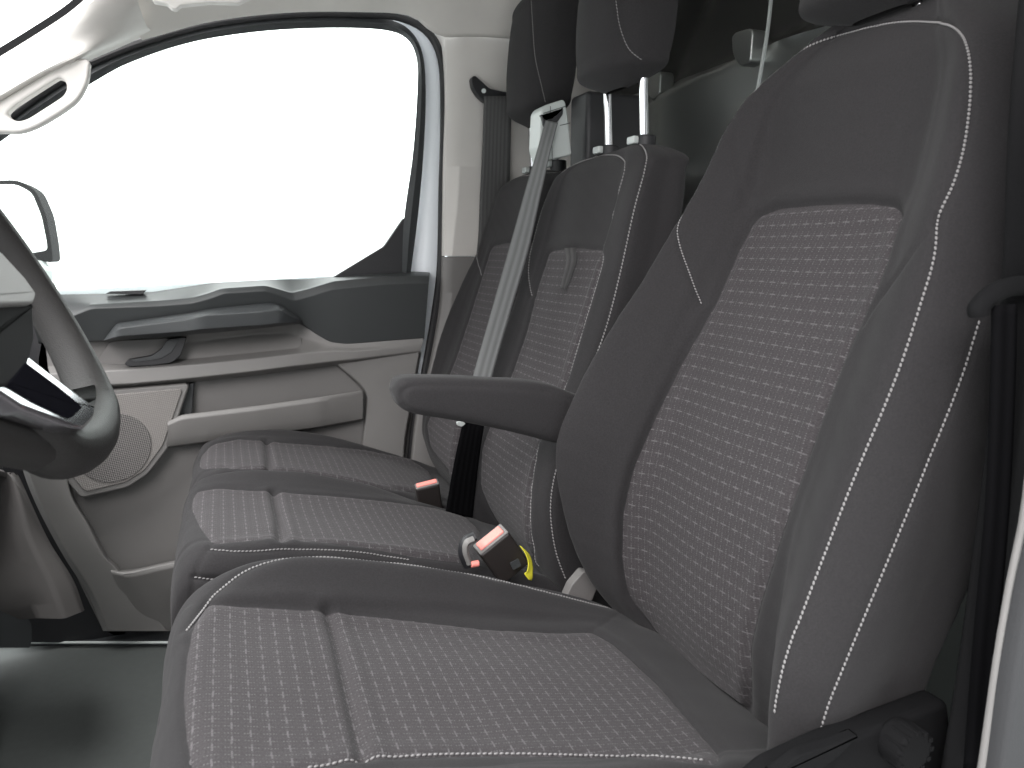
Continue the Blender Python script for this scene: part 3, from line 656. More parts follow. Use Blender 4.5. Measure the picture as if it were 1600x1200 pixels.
# front foot of the door trim with bottle holder
loft('front_trim', [
    [(30, 700, 1.90), (38, 742, 1.90), (62, 800, 1.90), (100, 870, 1.90), (138, 930, 1.90), (161, 986, 1.90)],
    [(38, 700, 1.865), (46, 742, 1.865), (70, 800, 1.865), (108, 870, 1.865), (146, 930, 1.87), (168, 986, 1.875)],
    [(70, 700, 1.86), (78, 742, 1.86), (110, 800, 1.86), (142, 850, 1.86), (175, 905, 1.865), (215, 986, 1.875)],
    [(100, 700, 1.862), (110, 770, 1.862), (138, 820, 1.862), (164, 870, 1.862), (185, 892, 1.865), (262, 986, 1.878)],
    [(104, 700, 1.92), (114, 770, 1.92), (142, 820, 1.92), (168, 868, 1.92), (190, 890, 1.92), (266, 986, 1.92)]], M_['grey'], door, n=60, bevel=.004)
loft('bottle_holder', [
    [(178, 890, 1.92), (215, 888, 1.92), (290, 872, 1.92), (420, 855, 1.92)],
    [(172, 890, 1.862), (200, 893, 1.845), (280, 876, 1.83), (420, 855, 1.83)],
    [(176, 898, 1.858), (205, 900, 1.84), (282, 883, 1.822), (420, 862, 1.822)],
    [(190, 930, 1.872), (230, 932, 1.856), (290, 925, 1.84), (420, 910, 1.84)],
    [(200, 986, 1.885), (240, 986, 1.885), (300, 984, 1.885), (420, 970, 1.885)]], M_['grey'], door, n=60, bevel=.006)

# ------------------------------------------------------------------ dashboard side and wheel
dash = thing('dashboard', 'grey lower end of the dashboard in the passenger footwell', 'dashboard', (-.6, 1.4, 0))
loft('lower_cover', [
    [(-80, 735, 1.50), (-5, 735, 1.50), (-5, 850, 1.50), (-20, 935, 1.50), (30, 968, 1.50)],
    [(-80, 738, 1.44), (6, 738, 1.44), (24, 850, 1.44), (44, 930, 1.44), (58, 966, 1.44)],
    [(-70, 740, 1.43), (14, 740, 1.43), (46, 840, 1.43), (84, 920, 1.43), (100, 967, 1.43)],
    [(20, 742, 1.46), (26, 742, 1.46), (70, 840, 1.46), (110, 905, 1.46), (130, 955, 1.46)],
    [(24, 745, 1.66), (30, 745, 1.66), (74, 840, 1.66), (114, 905, 1.66), (132, 953, 1.66)]], M_['dashgrey'], dash, n=60, bevel=.008)
b = MB(); b.box((-.80, 1.10, .60), (.7, 1.4, .60)); b.build('dashboard_body', M_['dark'], dash, bevel=.05)
b = MB(); b.box((-.95, 1.10, .12), (.6, 1.6, .5)); b.build('footwell_wall', M_['black'], dash, bevel=.02)
loft('footwell_lining', [[(-90, 900, 1.62), (0, 935, 1.62), (45, 968, 1.62), (50, 1000, 1.62)], [(-90, 1010, 1.62), (-20, 1012, 1.62), (20, 1012, 1.62), (46, 1012, 1.62)]], M_['dark'], dash, n=20, bevel=0)

wheel = thing('steering_wheel', 'dark leather steering wheel with chrome trimmed lower spoke, cut by the left edge', 'steering wheel', (-.20, .76, .98))
TL = math.radians(26)
wu = np.array([-math.sin(TL), 0, math.cos(TL)]); wr = np.array([0, 1., 0]); wn = np.array([math.cos(TL), 0, math.sin(TL)])
WC = np.array([-.200, .765, .978])
def wp(a, b, c=0): return WC+wr*a+wu*b+wn*c
def WW(x, y, c=0):                                    # sight line met with the wheel's own plane
    r = sight(x, y); q = WC+wn*c; return CAM+r*(((q-CAM)@wn)/(r@wn))
rim = []
for k in range(72):
    t = 2*math.pi*k/72; a, bb = .176*math.cos(t), .180*math.sin(t)
    if bb < -.150: bb = -.150-(abs(bb)-.150)*.5
    rim.append(wp(a, bb))
rr = [.0195+.005*max(0, math.sin(-2*math.pi*k/72))**2 for k in range(72)]
b = MB(); b.tube(rim, rr, 16, closed=True, upv=wn, flat=.9); b.build('rim', M_['leather'], wheel, sharp=0)

# ------------------------------------------------------------------ side mirror outside
mir = thing('side_mirror', 'white door mirror outside the window with a pale reflecting glass', 'mirror', (-.48, 2.15, .95))
slab('mirror_housing', [(-60, 283), (28, 281), (55, 296), (72, 335), (80, 380), (83, 412), (60, 406), (-60, 408)], 2.15, .10, M_['dull'], mir, r=12, bevel=.003)
def on_plane(x, y, p0, n_): r = sight(x, y); return CAM+r*(((np.array(p0)-CAM)@n_)/(r@n_))
_n = np.array([.77, -.63, 0.]); _P = rounded([(-60, 289), (26, 288), (50, 301), (65, 338), (73, 378), (74, 391), (40, 397), (-60, 401)], 10)
_F = np.array([on_plane(x, y, (-.395, 2.125, 1.1), _n) for x, y in _P]); _k = len(_P)
obj('mirror_glass', np.vstack([_F, _F-_n*.004]), [tuple(range(_k)), tuple(range(2*_k-1, _k-1, -1))]+[(i, (i+1) % _k, _k+(i+1) % _k, _k+i) for i in range(_k)], M_['mirror'], mir, sharp=20)
slab('mirror_arm', [(-30, 404), (40, 404), (62, 408), (66, 416), (82, 420), (83, 438), (70, 444), (-20, 444)], 2.11, .08, M_['silver'], mir, r=6, bevel=.008)
slab('mirror_base', [(-20, 444), (78, 442), (90, 470), (-20, 470)], 2.05, .05, M_['black'], mir, r=3, bevel=.004)

#DRIVER
# ------------------------------------------------------------------ driver seat
ds = thing('driver_seat', 'nearest seat in charcoal cloth with patterned centre panels, light stitching and a folded-down armrest', 'seat', (.25, .76, 0))
R = [  # z, x centre, near crest, far crest, near side seam, insert edges
 (.33, .640, .545, .560, .975, .640, .515, .590, .62, .90),
 (.43, .590, .535, .492, .980, .560, .507, .520, .62, .90),
 (.50, .568, .530, .487, .985, .508, .503, .522, .62, .90),
 (.60, .566, .530, .497, .990, .470, .500, .548, .63, .90),
 (.72, .585, .530, .540, .990, .458, .497, .597, .64, .90),
 (.84, .622, .530, .585, .985, .513, .497, .645, .645, .90),
 (.95, .672, .535, .628, .975, .582, .500, .688, .65, .895),
 (1.05, .722, .548, .665, .967, .640, .508, .725, .65, .89),
 (1.13, .745, .560, .700, .958, .685, .520, .757, .65, .89),
 (1.20, .757, .573, .722, .948, .718, .535, .780, .655, .885),
 (1.245, .768, .600, .748, .925, .750, .565, .795, .67, .87)]
S = Surf(back_net(R, .76, back=.15, side=.028, top=(1.325, .855, .745)), True, step=.0034)
Gi = S.insert([(1180, 338), (1215, 324), (1290, 318), (1360, 317), (1400, 323), (1408, 345), (1370, 450), (1310, 575), (1262, 705), (1218, 830), (1184, 940), (1168, 1010), (1170, 1115), (1080, 1045), (1020, 985), (982, 935), (972, 880), (975, 800), (990, 735), (1030, 640), (1068, 560), (1120, 465), (1150, 395)], r=14, depth=.006, wd=.006, puff=.002)
s1 = S.seam([(1245, 978), (1290, 860), (1335, 745), (1400, 590), (1440, 470), (1460, 400), (1464, 338)], depth=.002, wd=.004)
s2 = S.seam([(1285, 1135), (1300, 1090), (1345, 980), (1395, 860), (1450, 725), (1500, 600), (1532, 500)], depth=.002, wd=.004)
s3 = S.seam([(1464, 338), (1490, 285), (1507, 225), (1516, 150), (1514, 90), (1498, 50), (1460, 34), (1400, 33), (1330, 48), (1260, 72), (1200, 103), (1165, 130), (1145, 155)], depth=.003, wd=.004)
s4 = S.seam([(1145, 155), (1120, 215), (1085, 290), (1060, 345), (1060, 375), (1075, 420), (1096, 475)], depth=.003, wd=.004)
s5 = S.seam([(1464, 338), (1440, 370), (1400, 430), (1365, 480), (1350, 508)], depth=.004, wd=.004)
s6 = S.seam([(1143, 180), (1150, 240), (1160, 300), (1176, 336)], depth=.0012, wd=.004)
S.seam([(1404, 322), (1410, 270), (1420, 210)], depth=.0008, wd=.006)
s1 = S.extend(s1, 75); s2 = S.extend(s2, 20)
for g in (s1, s2): S.sew(g, off=.0, pitch=.0052, r=.00125)
S.sew(s3, pitch=.0048, r=.0014); S.sew(s4, pitch=.0045, r=.0011)
S.build(('backrest', 'backrest_panel'), (M_['fabric'], M_['weave']), ds)
# cushion
R = [  # x, z centre, near bolster, far bolster, insert edges
 (.66, .385, .560, .395, .970, .390, .62, .90),
 (.58, .425, .560, .440, .975, .425, .62, .90),
 (.50, .447, .560, .462, .980, .462, .62, .905),
 (.42, .462, .560, .485, .980, .493, .62, .91),
 (.30, .490, .560, .512, .980, .538, .62, .91),
 (.20, .512, .560, .535, .980, .568, .62, .91),
 (.10, .536, .560, .556, .980, .592, .62, .91),
 (.02, .556, .560, .572, .980, .596, .62, .91),
 (-.035, .570, .562, .578, .975, .583, .62, .91),
 (-.072, .566, .568, .568, .965, .560, .62, .905)]
S = Surf(cush_net(R, [(-.092, .045), (-.094, .10), (-.085, .17), (-.03, .23)], .05), False, step=.0034); S.flipto((0, 0, 1))
S.insert([(322, 943), (420, 948), (512, 955), (640, 968), (760, 982), (880, 988), (925, 986), (960, 1006), (1030, 1070), (1125, 1180), (1120, 1192), (1000, 1184), (900, 1180), (750, 1178), (620, 1182), (500, 1195), (380, 1222), (330, 1228), (302, 1205), (291, 1150), (286, 1090), (290, 1030), (302, 978)], r=8, depth=.003, wd=.004, puff=.0012)
g = S.seam([(290, 985), (320, 945), (350, 915), (385, 890), (430, 874), (480, 868), (560, 872), (640, 881), (720, 893), (800, 910), (880, 930), (965, 952)], depth=.003, wd=.004, puff=.001)
S.sew(g, pitch=.0050, r=.0015)
g = S.seam([(512, 955), (528, 1010), (545, 1085), (560, 1150), (566, 1184)], depth=.006, wd=.0065, puff=.002)
g = S.path([(480, 1197), (560, 1186), (640, 1179), (760, 1176), (900, 1178), (1000, 1182), (1100, 1188)]); S.sew(g, pitch=.0058, r=.0013)
g = S.seam([(925, 986), (942, 975), (968, 958)], depth=.0015, wd=.003)
S.build(('seat_cushion', 'cushion_panel'), (M_['fabric'], M_['weave']), ds)
# armrest: rounded bar, sections along its length
top_l = [(617, 604), (624, 594), (645, 590), (700, 590), (760, 592), (850, 598), (905, 617), (960, 640)]
bot_l = [(617, 618), (624, 634), (645, 646), (700, 656), (760, 668), (850, 690), (905, 704), (960, 722)]
net = []
for (tx, ty), (bx, by), k in zip(top_l, bot_l, (.45, .8, 1, 1, 1, 1, 1, 1)):
    a_, b_ = W(tx, ty, 1.035), W(bx, by, 1.035); c_ = (a_+b_)/2; hh = (a_[2]-b_[2])/2; row = []
    for an in np.linspace(0, 2*math.pi, 20, endpoint=False):
        e = 2/3.4; cs, sn = math.cos(an), math.sin(an)
        row.append((c_[0]+np.sign(sn)*abs(sn)**e*(a_[0]-b_[0])/2, 1.054-np.sign(cs)*abs(cs)**e*.033*k, c_[2]+np.sign(sn)*abs(sn)**e*hh))
    net.append(row)
cap = np.array(net[0]); cc = cap.mean(0); net.insert(0, [tuple(cc+(v-cc)*.1+np.array([-.002, 0, 0])) for v in cap])
S = Surf(net, True, step=.0035, wrinkle=.0006)
S.seam([(632, 634), (626, 622), (630, 610), (645, 603), (700, 602), (780, 604), (860, 612)], depth=.0025, wd=.0035)
S.seam([(632, 634), (645, 642), (700, 652), (760, 664), (850, 685)], depth=.0015, wd=.003)
S.build(('armrest', ''), (M_['fabric'], None), ds)
slab('hinge_cover', [(884, 935), (893, 915), (912, 893), (925, 895), (935, 915), (925, 940)], 1.035, .02, M_['greydk'], ds, r=4, bevel=.002)
# headrest
def headrest(cx, cyy, cz, wid, parent, hz=.125, dep=.062, step=.004, seam=None, dx=0, tilt=.20, sp=.065):
    net = []
    for t in np.linspace(-1, 1, 11):
        k = (1-abs(t)**2.7)**(1/2.5); zz = cz+hz*t; row = []
        xo = cx+tilt*hz*(-t)*-.35
        for a in np.linspace(0, 2*math.pi, 16, endpoint=False):
            c, s_ = math.cos(a), math.sin(a); e = 2/2.7
            X = -np.sign(c)*abs(c)**e*dep*(.35+.65*k)*(1.0 if c > 0 else 1.0); Yv = np.sign(s_)*abs(s_)**e*wid*(.62+.38*k)
            if k < .05: X *= .3; Yv *= .5
            row.append((xo+X+.012*(Yv/wid)**2, cyy+Yv, zz))
        net.append(row)
    S = Surf(net, True, step=step, wrinkle=.0006)
    for sm in (seam or []):
        g = S.seam(sm, depth=.0015, wd=.003); S.sew(g, pitch=.0058, r=.0008)
    h = S.build(('headrest', ''), (M_['fabric'], None), parent)
    if len(h) > 1: h[1].parent = h[0]
    for y in (cyy-sp, cyy+sp+.005):
        b = MB(); b.tube([(cx+.012, y, cz-hz+.01), (cx+.022, y, cz-hz-.18)], .0080, 18); b.build('headrest_post', M_['chrome'], h[0])
    return h[0]
hd = headrest(.800, .76, 1.424, .135, ds, sp=.040)
for y in (.720, .805):
    b = MB(); b.tube([(.832, y, 1.28), (.834, y, 1.310)], .017, 18); b.build('post_sleeve', M_['black'], ds, bevel=.003)
# seat base, side cover, lever and knob
b = MB(); b.box((.25, .76, .20), (.52, .40, .30)); b.build('seat_base', M_['black'], ds, bevel=.02)
slab('side_cover', [(1150, 1260), (1215, 1205), (1300, 1165), (1400, 1128), (1485, 1095), (1500, 1300), (1150, 1300)], .475, .03, M_['dull'], ds, r=14, bevel=.008)
slab('recline_lever', [(1205, 1215), (1250, 1180), (1300, 1165), (1345, 1148), (1310, 1185), (1270, 1215)], .458, .012, M_['dull'], ds, r=8, bevel=.002)
kc = W(1432, 1178, .45); b = MB(); b.tube([kc+np.array([0, .03, 0]), kc], .022, 28); b.build('recline_knob', M_['dull'], ds, bevel=.005)
b = MB()
for t in np.linspace(0, 2*math.pi, 12, endpoint=False): b.box(kc+np.array([.020*math.cos(t), .010, .020*math.sin(t)]), (.005, .022, .005))
b.build('knob_ribs', M_['dull'], ds, bevel=.001)

#BENCH
# ------------------------------------------------------------------ passenger bench
pb = thing('passenger_bench', 'double passenger bench in charcoal cloth with two headrests, between driver seat and far door', 'seat', (.2, 1.49, 0))
# middle backrest
R = [
 (.33, .600, 1.165, .590, 1.480, .540, 1.105, .620, 1.19, 1.42),
 (.43, .520, 1.165, .510, 1.484, .462, 1.102, .525, 1.19, 1.42),
 (.52, .483, 1.165, .482, 1.487, .448, 1.100, .498, 1.19, 1.42),
 (.61, .488, 1.165, .490, 1.488, .468, 1.100, .500, 1.19, 1.42),
 (.70, .520, 1.165, .515, 1.488, .500, 1.100, .525, 1.19, 1.42),
 (.80, .560, 1.165, .553, 1.488, .543, 1.100, .562, 1.19, 1.42),
 (.90, .594, 1.165, .588, 1.487, .583, 1.100, .598, 1.19, 1.42),
 (1.0, .630, 1.165, .622, 1.485, .615, 1.102, .627, 1.19, 1.42),
 (1.08, .652, 1.160, .645, 1.480, .638, 1.104, .645, 1.19, 1.42),
 (1.14, .662, 1.155, .660, 1.468, .655, 1.108, .665, 1.19, 1.41),
 (1.17, .672, 1.160, .672, 1.450, .670, 1.120, .685, 1.20, 1.40)]
S = Surf(back_net(R, 1.30, back=.13, top=(1.205, .740, 1.295)), True, step=.0042)
S.insert([(858, 392), (900, 387), (944, 391), (938, 418), (912, 500), (884, 595), (858, 650), (838, 700), (828, 760), (826, 830), (836, 880), (800, 850), (768, 800), (750, 762), (752, 700), (775, 640), (797, 590), (822, 520), (838, 455)], r=8, depth=.003, puff=.001)
s = S.seam([(842, 885), (828, 830), (828, 765), (840, 700), (862, 645), (884, 597), (912, 505), (938, 415), (955, 345), (970, 285), (976, 258), (968, 243), (950, 240), (920, 247), (890, 258), (862, 275), (850, 300), (838, 345), (826, 405), (826, 440), (831, 462)], depth=.003, wd=.004)
S.sew(s, pitch=.0060, r=.00125)
s = S.seam([(884, 905), (868, 860), (860, 800), (866, 745), (890, 670), (916, 596), (946, 515), (968, 430), (990, 330), (1008, 262), (1008, 235), (1000, 224)], depth=.002, wd=.004)
S.sew(s, pitch=.0060, r=.00125)
S.build(('backrest', 'backrest_panel'), (M_['fabric'], M_['weave']), pb)
# outer backrest
R = [
 (.33, .600, 1.520, .560, 1.850, .620, 1.512, .620, 1.56, 1.79),
 (.43, .500, 1.520, .480, 1.855, .540, 1.506, .520, 1.56, 1.79),
 (.52, .458, 1.520, .445, 1.862, .474, 1.504, .490, 1.56, 1.79),
 (.61, .468, 1.520, .455, 1.864, .474, 1.503, .500, 1.56, 1.79),
 (.70, .505, 1.520, .480, 1.864, .495, 1.503, .525, 1.56, 1.79),
 (.80, .545, 1.520, .525, 1.864, .528, 1.503, .565, 1.56, 1.79),
 (.90, .580, 1.520, .565, 1.863, .572, 1.503, .600, 1.56, 1.79),
 (1.0, .620, 1.522, .602, 1.862, .620, 1.504, .635, 1.56, 1.79),
 (1.08, .642, 1.526, .630, 1.858, .648, 1.508, .655, 1.56, 1.79),
 (1.14, .655, 1.536, .652, 1.848, .668, 1.518, .680, 1.57, 1.78),
 (1.17, .668, 1.550, .668, 1.830, .682, 1.535, .695, 1.59, 1.77)]
S = Surf(back_net(R, 1.69, back=.13, top=(1.202, .735, 1.69)), True, step=.005)
S.insert([(768, 384), (800, 378), (850, 376), (850, 400), (800, 560), (760, 650), (740, 720), (738, 770), (700, 735), (672, 700), (666, 662), (690, 615), (712, 560), (735, 490)], r=8, depth=.003, puff=.001)
s = S.seam([(768, 384), (778, 360)], depth=.001, wd=.003)
s = S.seam([(752, 430), (744, 400), (750, 365), (765, 320), (778, 290), (800, 278), (828, 272), (870, 268)], depth=.003, wd=.004)
S.sew(s, pitch=.0060, r=.00125)
S.build(('backrest', 'backrest_panel'), (M_['fabric'], M_['weave']), pb)
# middle cushion
R = [
 (.60, .385, 1.135, .392, 1.480, .380, 1.18, 1.42),
 (.52, .420, 1.135, .430, 1.485, .415, 1.18, 1.42),
 (.45, .448, 1.135, .458, 1.488, .440, 1.18, 1.42),
 (.36, .482, 1.135, .492, 1.490, .478, 1.18, 1.42),
 (.26, .514, 1.135, .522, 1.490, .525, 1.18, 1.42),
 (.16, .538, 1.135, .546, 1.490, .558, 1.18, 1.42),
 (.06, .557, 1.135, .565, 1.490, .580, 1.18, 1.42),
 (.00, .566, 1.135, .572, 1.488, .585, 1.18, 1.42),
 (-.05, .572, 1.137, .572, 1.485, .583, 1.18, 1.42),
 (-.082, .562, 1.142, .556, 1.480, .566, 1.18, 1.415)]
S = Surf(cush_net(R, [(-.102, .045), (-.104, .10), (-.097, .17), (-.03, .23)], .035), False, step=.0042); S.flipto((0, 0, 1))
S.insert([(305, 768), (340, 762), (430, 768), (520, 774), (600, 782), (680, 793), (730, 808), (752, 830), (748, 860), (735, 880), (640, 868), (560, 852), (500, 845), (420, 840), (350, 846), (332, 848), (312, 822), (296, 790)], r=8, depth=.003, puff=.001)
S.seam([(428, 768), (433, 790), (438, 815), (440, 842)], depth=.009, wd=.0085, puff=.002)
s = S.seam([(328, 858), (380, 861), (440, 858), (500, 858), (560, 862), (640, 874)], depth=.003, wd=.003); S.sew(s, pitch=.0055, r=.0011)
s = S.seam([(302, 902), (330, 906), (380, 908), (440, 905)], depth=.004, wd=.004); S.sew(s, pitch=.0055, r=.0010)
S.seam([(332, 848), (318, 868), (304, 902), (296, 960)], depth=.003, wd=.003)
S.build(('seat_cushion', 'cushion_panel'), (M_['fabric'], M_['weave']), pb)
# outer cushion
R = [
 (.60, .385, 1.515, .385, 1.850, .395, 1.56, 1.79),
 (.52, .420, 1.515, .415, 1.855, .430, 1.56, 1.79),
 (.45, .450, 1.515, .440, 1.858, .460, 1.56, 1.79),
 (.36, .488, 1.515, .478, 1.860, .497, 1.56, 1.79),
 (.26, .520, 1.515, .525, 1.860, .537, 1.56, 1.79),
 (.16, .545, 1.515, .558, 1.860, .566, 1.56, 1.79),
 (.06, .566, 1.515, .580, 1.860, .578, 1.56, 1.79),
 (.00, .575, 1.515, .585, 1.855, .575, 1.56, 1.79),
 (-.04, .578, 1.518, .580, 1.845, .568, 1.56, 1.785),
 (-.07, .568, 1.522, .562, 1.830, .550, 1.56, 1.775)]
S = Surf(cush_net(R, [(-.092, .045), (-.094, .10), (-.087, .17), (-.03, .23)], .02), False, step=.005); S.flipto((0, 0, 1))
S.insert([(330, 694), (372, 685), (420, 690), (500, 695), (570, 702), (640, 716), (670, 735), (680, 755), (660, 768), (600, 763), (520, 748), (430, 735), (350, 730), (310, 732), (312, 715)], r=6, depth=.003, puff=.001)
S.seam([(417, 689), (420, 705), (422, 733)], depth=.009, wd=.0085, puff=.002)
S.build(('seat_cushion', 'cushion_panel'), (M_['fabric'], M_['weave']), pb)
b = MB(); b.box((.25, 1.49, .20), (.50, .66, .30)); b.build('bench_base', M_['black'], pb, bevel=.02)
# headrests, sleeves
headrest(.715, 1.285, 1.432, .118, pb, hz=.128, dep=.067, seam=[[(958, -20), (962, 0), (968, 40), (982, 76), (1003, 94)]])
headrest(.712, 1.665, 1.450, .118, pb, hz=.150, dep=.062, seam=[[(829, -10), (832, 40), (836, 90), (845, 130), (852, 160)]])
for yy in (1.22, 1.355, 1.60, 1.735):
    b = MB(); b.tube([(.735, yy, 1.175), (.735, yy, 1.216)], .019, 20); o = b.build('post_sleeve', M_['black'], pb, bevel=.004)
    b = MB(); b.box((.712, yy+.006, 1.207), (.012, .026, .014)); b.build('release_tab', M_['silver'], o, bevel=.003)
# belt outlet housing between the backrests
hs = slab('belt_housing', [(846, 172), (852, 164), (880, 155), (884, 160), (889, 190), (894, 242), (850, 252), (843, 230)], 1.455, .06, M_['silver'], pb, r=4, bevel=.004)
b = MB()
for A, B in (((860, 166), (860, 184)), ((849, 177), (884, 166)), ((862, 205), (863, 250)), ((875, 196), (891, 192))):
    p, q = W(*A, 1.4545), W(*B, 1.4545); b.tube([p, q], .0007, 6)
b.build('panel_gap', M_['black'], hs)
b = MB(); b.box((.80, 1.49, 1.24), (.14, .085, .20)); b.build('housing_body', M_['black'], pb, bevel=.01)
# loop tab on the middle backrest
def ribbon(name, A, B, m, parent, n=60, th=.0012):
    """woven strap between two edge lines of (x, y, Y)"""
    PA = resample(catmull([W(*p) for p in A], 10), n); PB = resample(catmull([W(*p) for p in B], 10), n); V = []; U = []
    wid = np.linalg.norm(PA[0]-PB[0]); k = 9; s = 0
    for i in range(n):
        if i: s += np.linalg.norm(PA[i]-PA[i-1])
        for q in range(k): t = q/(k-1); V.append(PA[i]*(1-t)+PB[i]*t); U.append((t*wid, s))
    Fc = [(i*k+q, i*k+q+1, (i+1)*k+q+1, (i+1)*k+q) for i in range(n-1) for q in range(k-1)]
    o = obj(name, V, Fc, m, parent, uv=U, sharp=0); so = o.modifiers.new('solid', 'SOLIDIFY'); so.thickness = th; return o
def surf_depth(pts): return pts
ribbon('pull_tab', [(882, 388, 1.275), (884, 410, 1.262), (875, 450, 1.262)], [(899, 387, 1.275), (900, 410, 1.262), (884, 453, 1.262)], M_['beltdk'], pb, n=20)

# ------------------------------------------------------------------ belts and buckles
cb = thing('seat_belt', 'pale grey belt webbing hanging diagonally across the middle backrest behind the armrest', 'seat belt', (.6, 1.44, .4), 'seat belts')
ribbon('webbing', [(852, 188, 1.447), (842, 225, 1.43), (820, 300, 1.42), (795, 390, 1.42), (768, 485, 1.41), (738, 592, 1.40), (728, 640, 1.40)],
       [(872, 192, 1.437), (862, 230, 1.42), (846, 300, 1.41), (826, 390, 1.41), (800, 480, 1.40), (768, 592, 1.39), (760, 645, 1.39)], M_['belt'], cb, n=120)
ribbon('shaded_webbing', [(728, 640, 1.402), (722, 664, 1.402), (708, 730, 1.43), (696, 800, 1.47)], [(762, 645, 1.392), (756, 668, 1.392), (747, 730, 1.42), (738, 810, 1.46)], M_['beltbk'], cb, n=40)  # lower run of the same belt, its shade put into near-black webbing
slab('belt_slot', [(846, 178), (852, 186), (862, 184), (872, 176), (880, 168), (880, 178), (872, 190), (860, 198), (850, 198)], 1.449, .01, M_['black'], cb, r=2, bevel=.002)
slab('belt_stop', [(714, 660), (722, 658), (728, 662), (722, 667), (715, 665)], 1.395, .008, M_['silver'], cb, r=2, bevel=.001)
pbelt = thing('seat_belt', 'dark belt webbing running down the far door pillar from its black anchor', 'seat belt', (.66, 1.85, .5), 'seat belts')
ribbon('webbing', [(756, 150, 1.86), (754, 220, 1.86), (750, 300, 1.87), (744, 400, 1.88), (720, 520, 1.885)], [(800, 150, 1.84), (798, 220, 1.84), (796, 300, 1.86), (792, 400, 1.87), (770, 520, 1.875)], M_['beltdk'], pbelt, n=40)
slab('anchor', [(736, 122), (742, 117), (752, 126), (765, 138), (786, 143), (800, 144), (800, 160), (757, 160), (745, 148), (738, 136)], 1.862, .02, M_['black'], pbelt, r=4, bevel=.003)
b = MB(); b.tube([W(756, 142, 1.863), W(756, 142, 1.856)], .006, 14); b.build('anchor_bolt', M_['silver'], pbelt, bevel=.001)
dbelt = thing('seat_belt', 'near black driver belt and guide loop at the right edge beside the nearest seat', 'seat belt', (.62, .43, .4), 'seat belts')
b = MB(); b.tube(catmull([W(x, y, .435) for x, y in [(1640, 448), (1600, 446), (1572, 450), (1548, 462), (1530, 480), (1530, 492)]], 8), .0085, 12); b.build('guide_loop', M_['dull'], dbelt)
ribbon('webbing', [(1549, 478, .432), (1546, 620, .432), (1538, 800, .432), (1520, 1000, .432), (1505, 1200, .432)], [(1590, 474, .418), (1586, 620, .418), (1577, 800, .418), (1560, 1000, .418), (1545, 1200, .418)], M_['beltbk'], dbelt, n=50)

def frame_axes(d, side):
    d = np.array(d, float); d /= np.linalg.norm(d); s = np.array(side, float); s -= d*(s@d); s /= np.linalg.norm(s); n = np.cross(s, d); return np.stack([s, n, d], 1)
def buckle(top, axis, side, wid, th, ln, label, red_frac=.8):
    t = thing('seat_belt_buckle', label, 'buckle', tuple(np.array(top)-np.array(axis)*ln/np.linalg.norm(axis)), 'belt buckles')
    Rm = frame_axes(axis, side); ax = Rm[:, 2]; top = np.array(top, float)
    b = MB(); b.box(top-ax*ln/2, (wid, th, ln), Rm); b.build('buckle_body', M_['brownish'], t, bevel=.005)
    b = MB(); b.box(top+ax*.0005, (wid*.97, th*.94, .004), Rm); b.build('collar', M_['grey'], t, bevel=.0015)
    b = MB(); b.box(top+ax*.003, (wid*red_frac, th*.62, .006), Rm); b.build('release_button', M_['red'], t, bevel=.0025)
    return t, Rm, top
t, Rm, tp = buckle(W(767, 843, 1.075), (-.038, -.012, .058), (.84, .0, .54), .060, .032, .080, 'dark buckle with large red button and yellow tag, lying between driver seat and middle cushion')
b = MB(); b.tube(catmull([W(x, y, 1.055) for x, y in [(740, 842), (729, 848), (727, 862), (733, 880)]], 6), .0075, 12, upv=(0, 1, 0), flat=.7); b.build('cable_clip', M_['grey'], t)
b = MB(); b.tube(catmull([W(x, y, 1.062) for x, y in [(742, 838), (727, 846), (723, 864), (731, 884)]], 6), .0095, 12, upv=(0, 1, 0), flat=.8); b.build('cable_sleeve', M_['black'], t)
b = MB(); b.tube([W(736, 882, 1.05), W(748, 880, 1.05)], .0052, 12); b.build('button_tip', M_['red'], t, bevel=.001)
slab('label_mark', [(797, 880), (810, 873), (815, 884), (802, 891)], 1.056, .002, M_['dark'], t, r=1, bevel=0)
A = [(812, 853, 1.07), (821, 866, 1.06), (825, 880, 1.055), (823, 893, 1.05), (819, 896, 1.05), (826, 906, 1.05)]
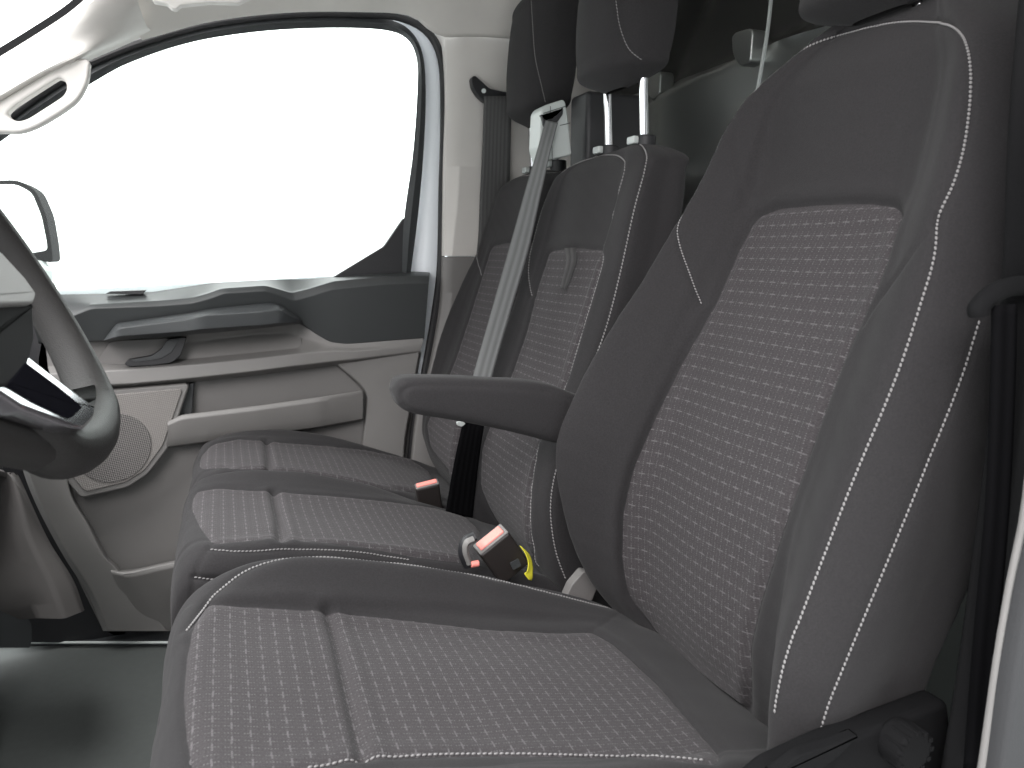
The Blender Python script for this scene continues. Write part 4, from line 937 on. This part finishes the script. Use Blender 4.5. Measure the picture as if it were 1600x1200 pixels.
B = [(813, 853, 1.07), (827, 867, 1.07), (832, 884, 1.065), (832, 896, 1.06), (832, 902, 1.06), (830, 907, 1.06)]
ribbon('yellow_tag', A, B, M_['yellow'], t, n=24, th=.0008)
buckle(W(667, 757, 1.49), (-.012, -.02, .060), (.97, -.1, .2), .052, .020, .07, 'small dark buckle with thin red button between the two bench cushions', .86)

# wheel hub and spoke (in the wheel's own plane)
def wslab(name, px, c, th, m, parent, r=6, bevel=.004):
    P = rounded(px, r); n = len(P); fr = np.array([WW(x, y, c) for x, y in P]); bk = fr-wn*th
    return obj(name, np.vstack([fr, bk]), [tuple(range(n)), tuple(range(2*n-1, n-1, -1))]+[(i, (i+1) % n, n+(i+1) % n, n+i) for i in range(n)], m, parent, bevel=bevel)
wslab('hub', [(-120, 470), (0, 470), (52, 474), (55, 530), (44, 575), (12, 604), (-120, 610)], .032, .05, M_['dull'], wheel, r=6, bevel=.003)
wslab('airbag_cover', [(-120, 376), (-40, 376), (0, 391), (38, 432), (58, 460), (54, 474), (0, 476), (-120, 476)], .037, .04, M_['greydk'], wheel, r=5, bevel=.003)
wslab('lower_spoke', [(-60, 560), (20, 575), (120, 620), (165, 600), (160, 690), (110, 715), (0, 690), (-60, 660)], .012, .03, M_['leather'], wheel, r=14, bevel=.01)
wslab('spoke_trim', [(-30, 580), (10, 588), (40, 553), (100, 600), (150, 636), (149, 652), (133, 670), (116, 666), (36, 636), (0, 612), (-30, 600)], .030, .016, M_['chrome'], wheel, r=6, bevel=.003)
wslab('spoke_inlay', [(14, 598), (40, 565), (92, 604), (130, 636), (114, 652), (60, 626)], .0325, .004, M_['gloss'], wheel, r=4, bevel=.001)

# sun visor clip and interior mirror foot at the top
sv = thing('sun_visor', 'white sun visor edge and clip under the roof lining at the top left', 'sun visor', (0, 1.5, 1.45))
slab('visor_board', [(225, -30), (240, 2), (262, 6), (268, 13), (276, 14), (282, 8), (330, 3), (372, 5), (400, -8), (420, -30)], 1.50, .02, M_['beige'], sv, r=3, bevel=.003)
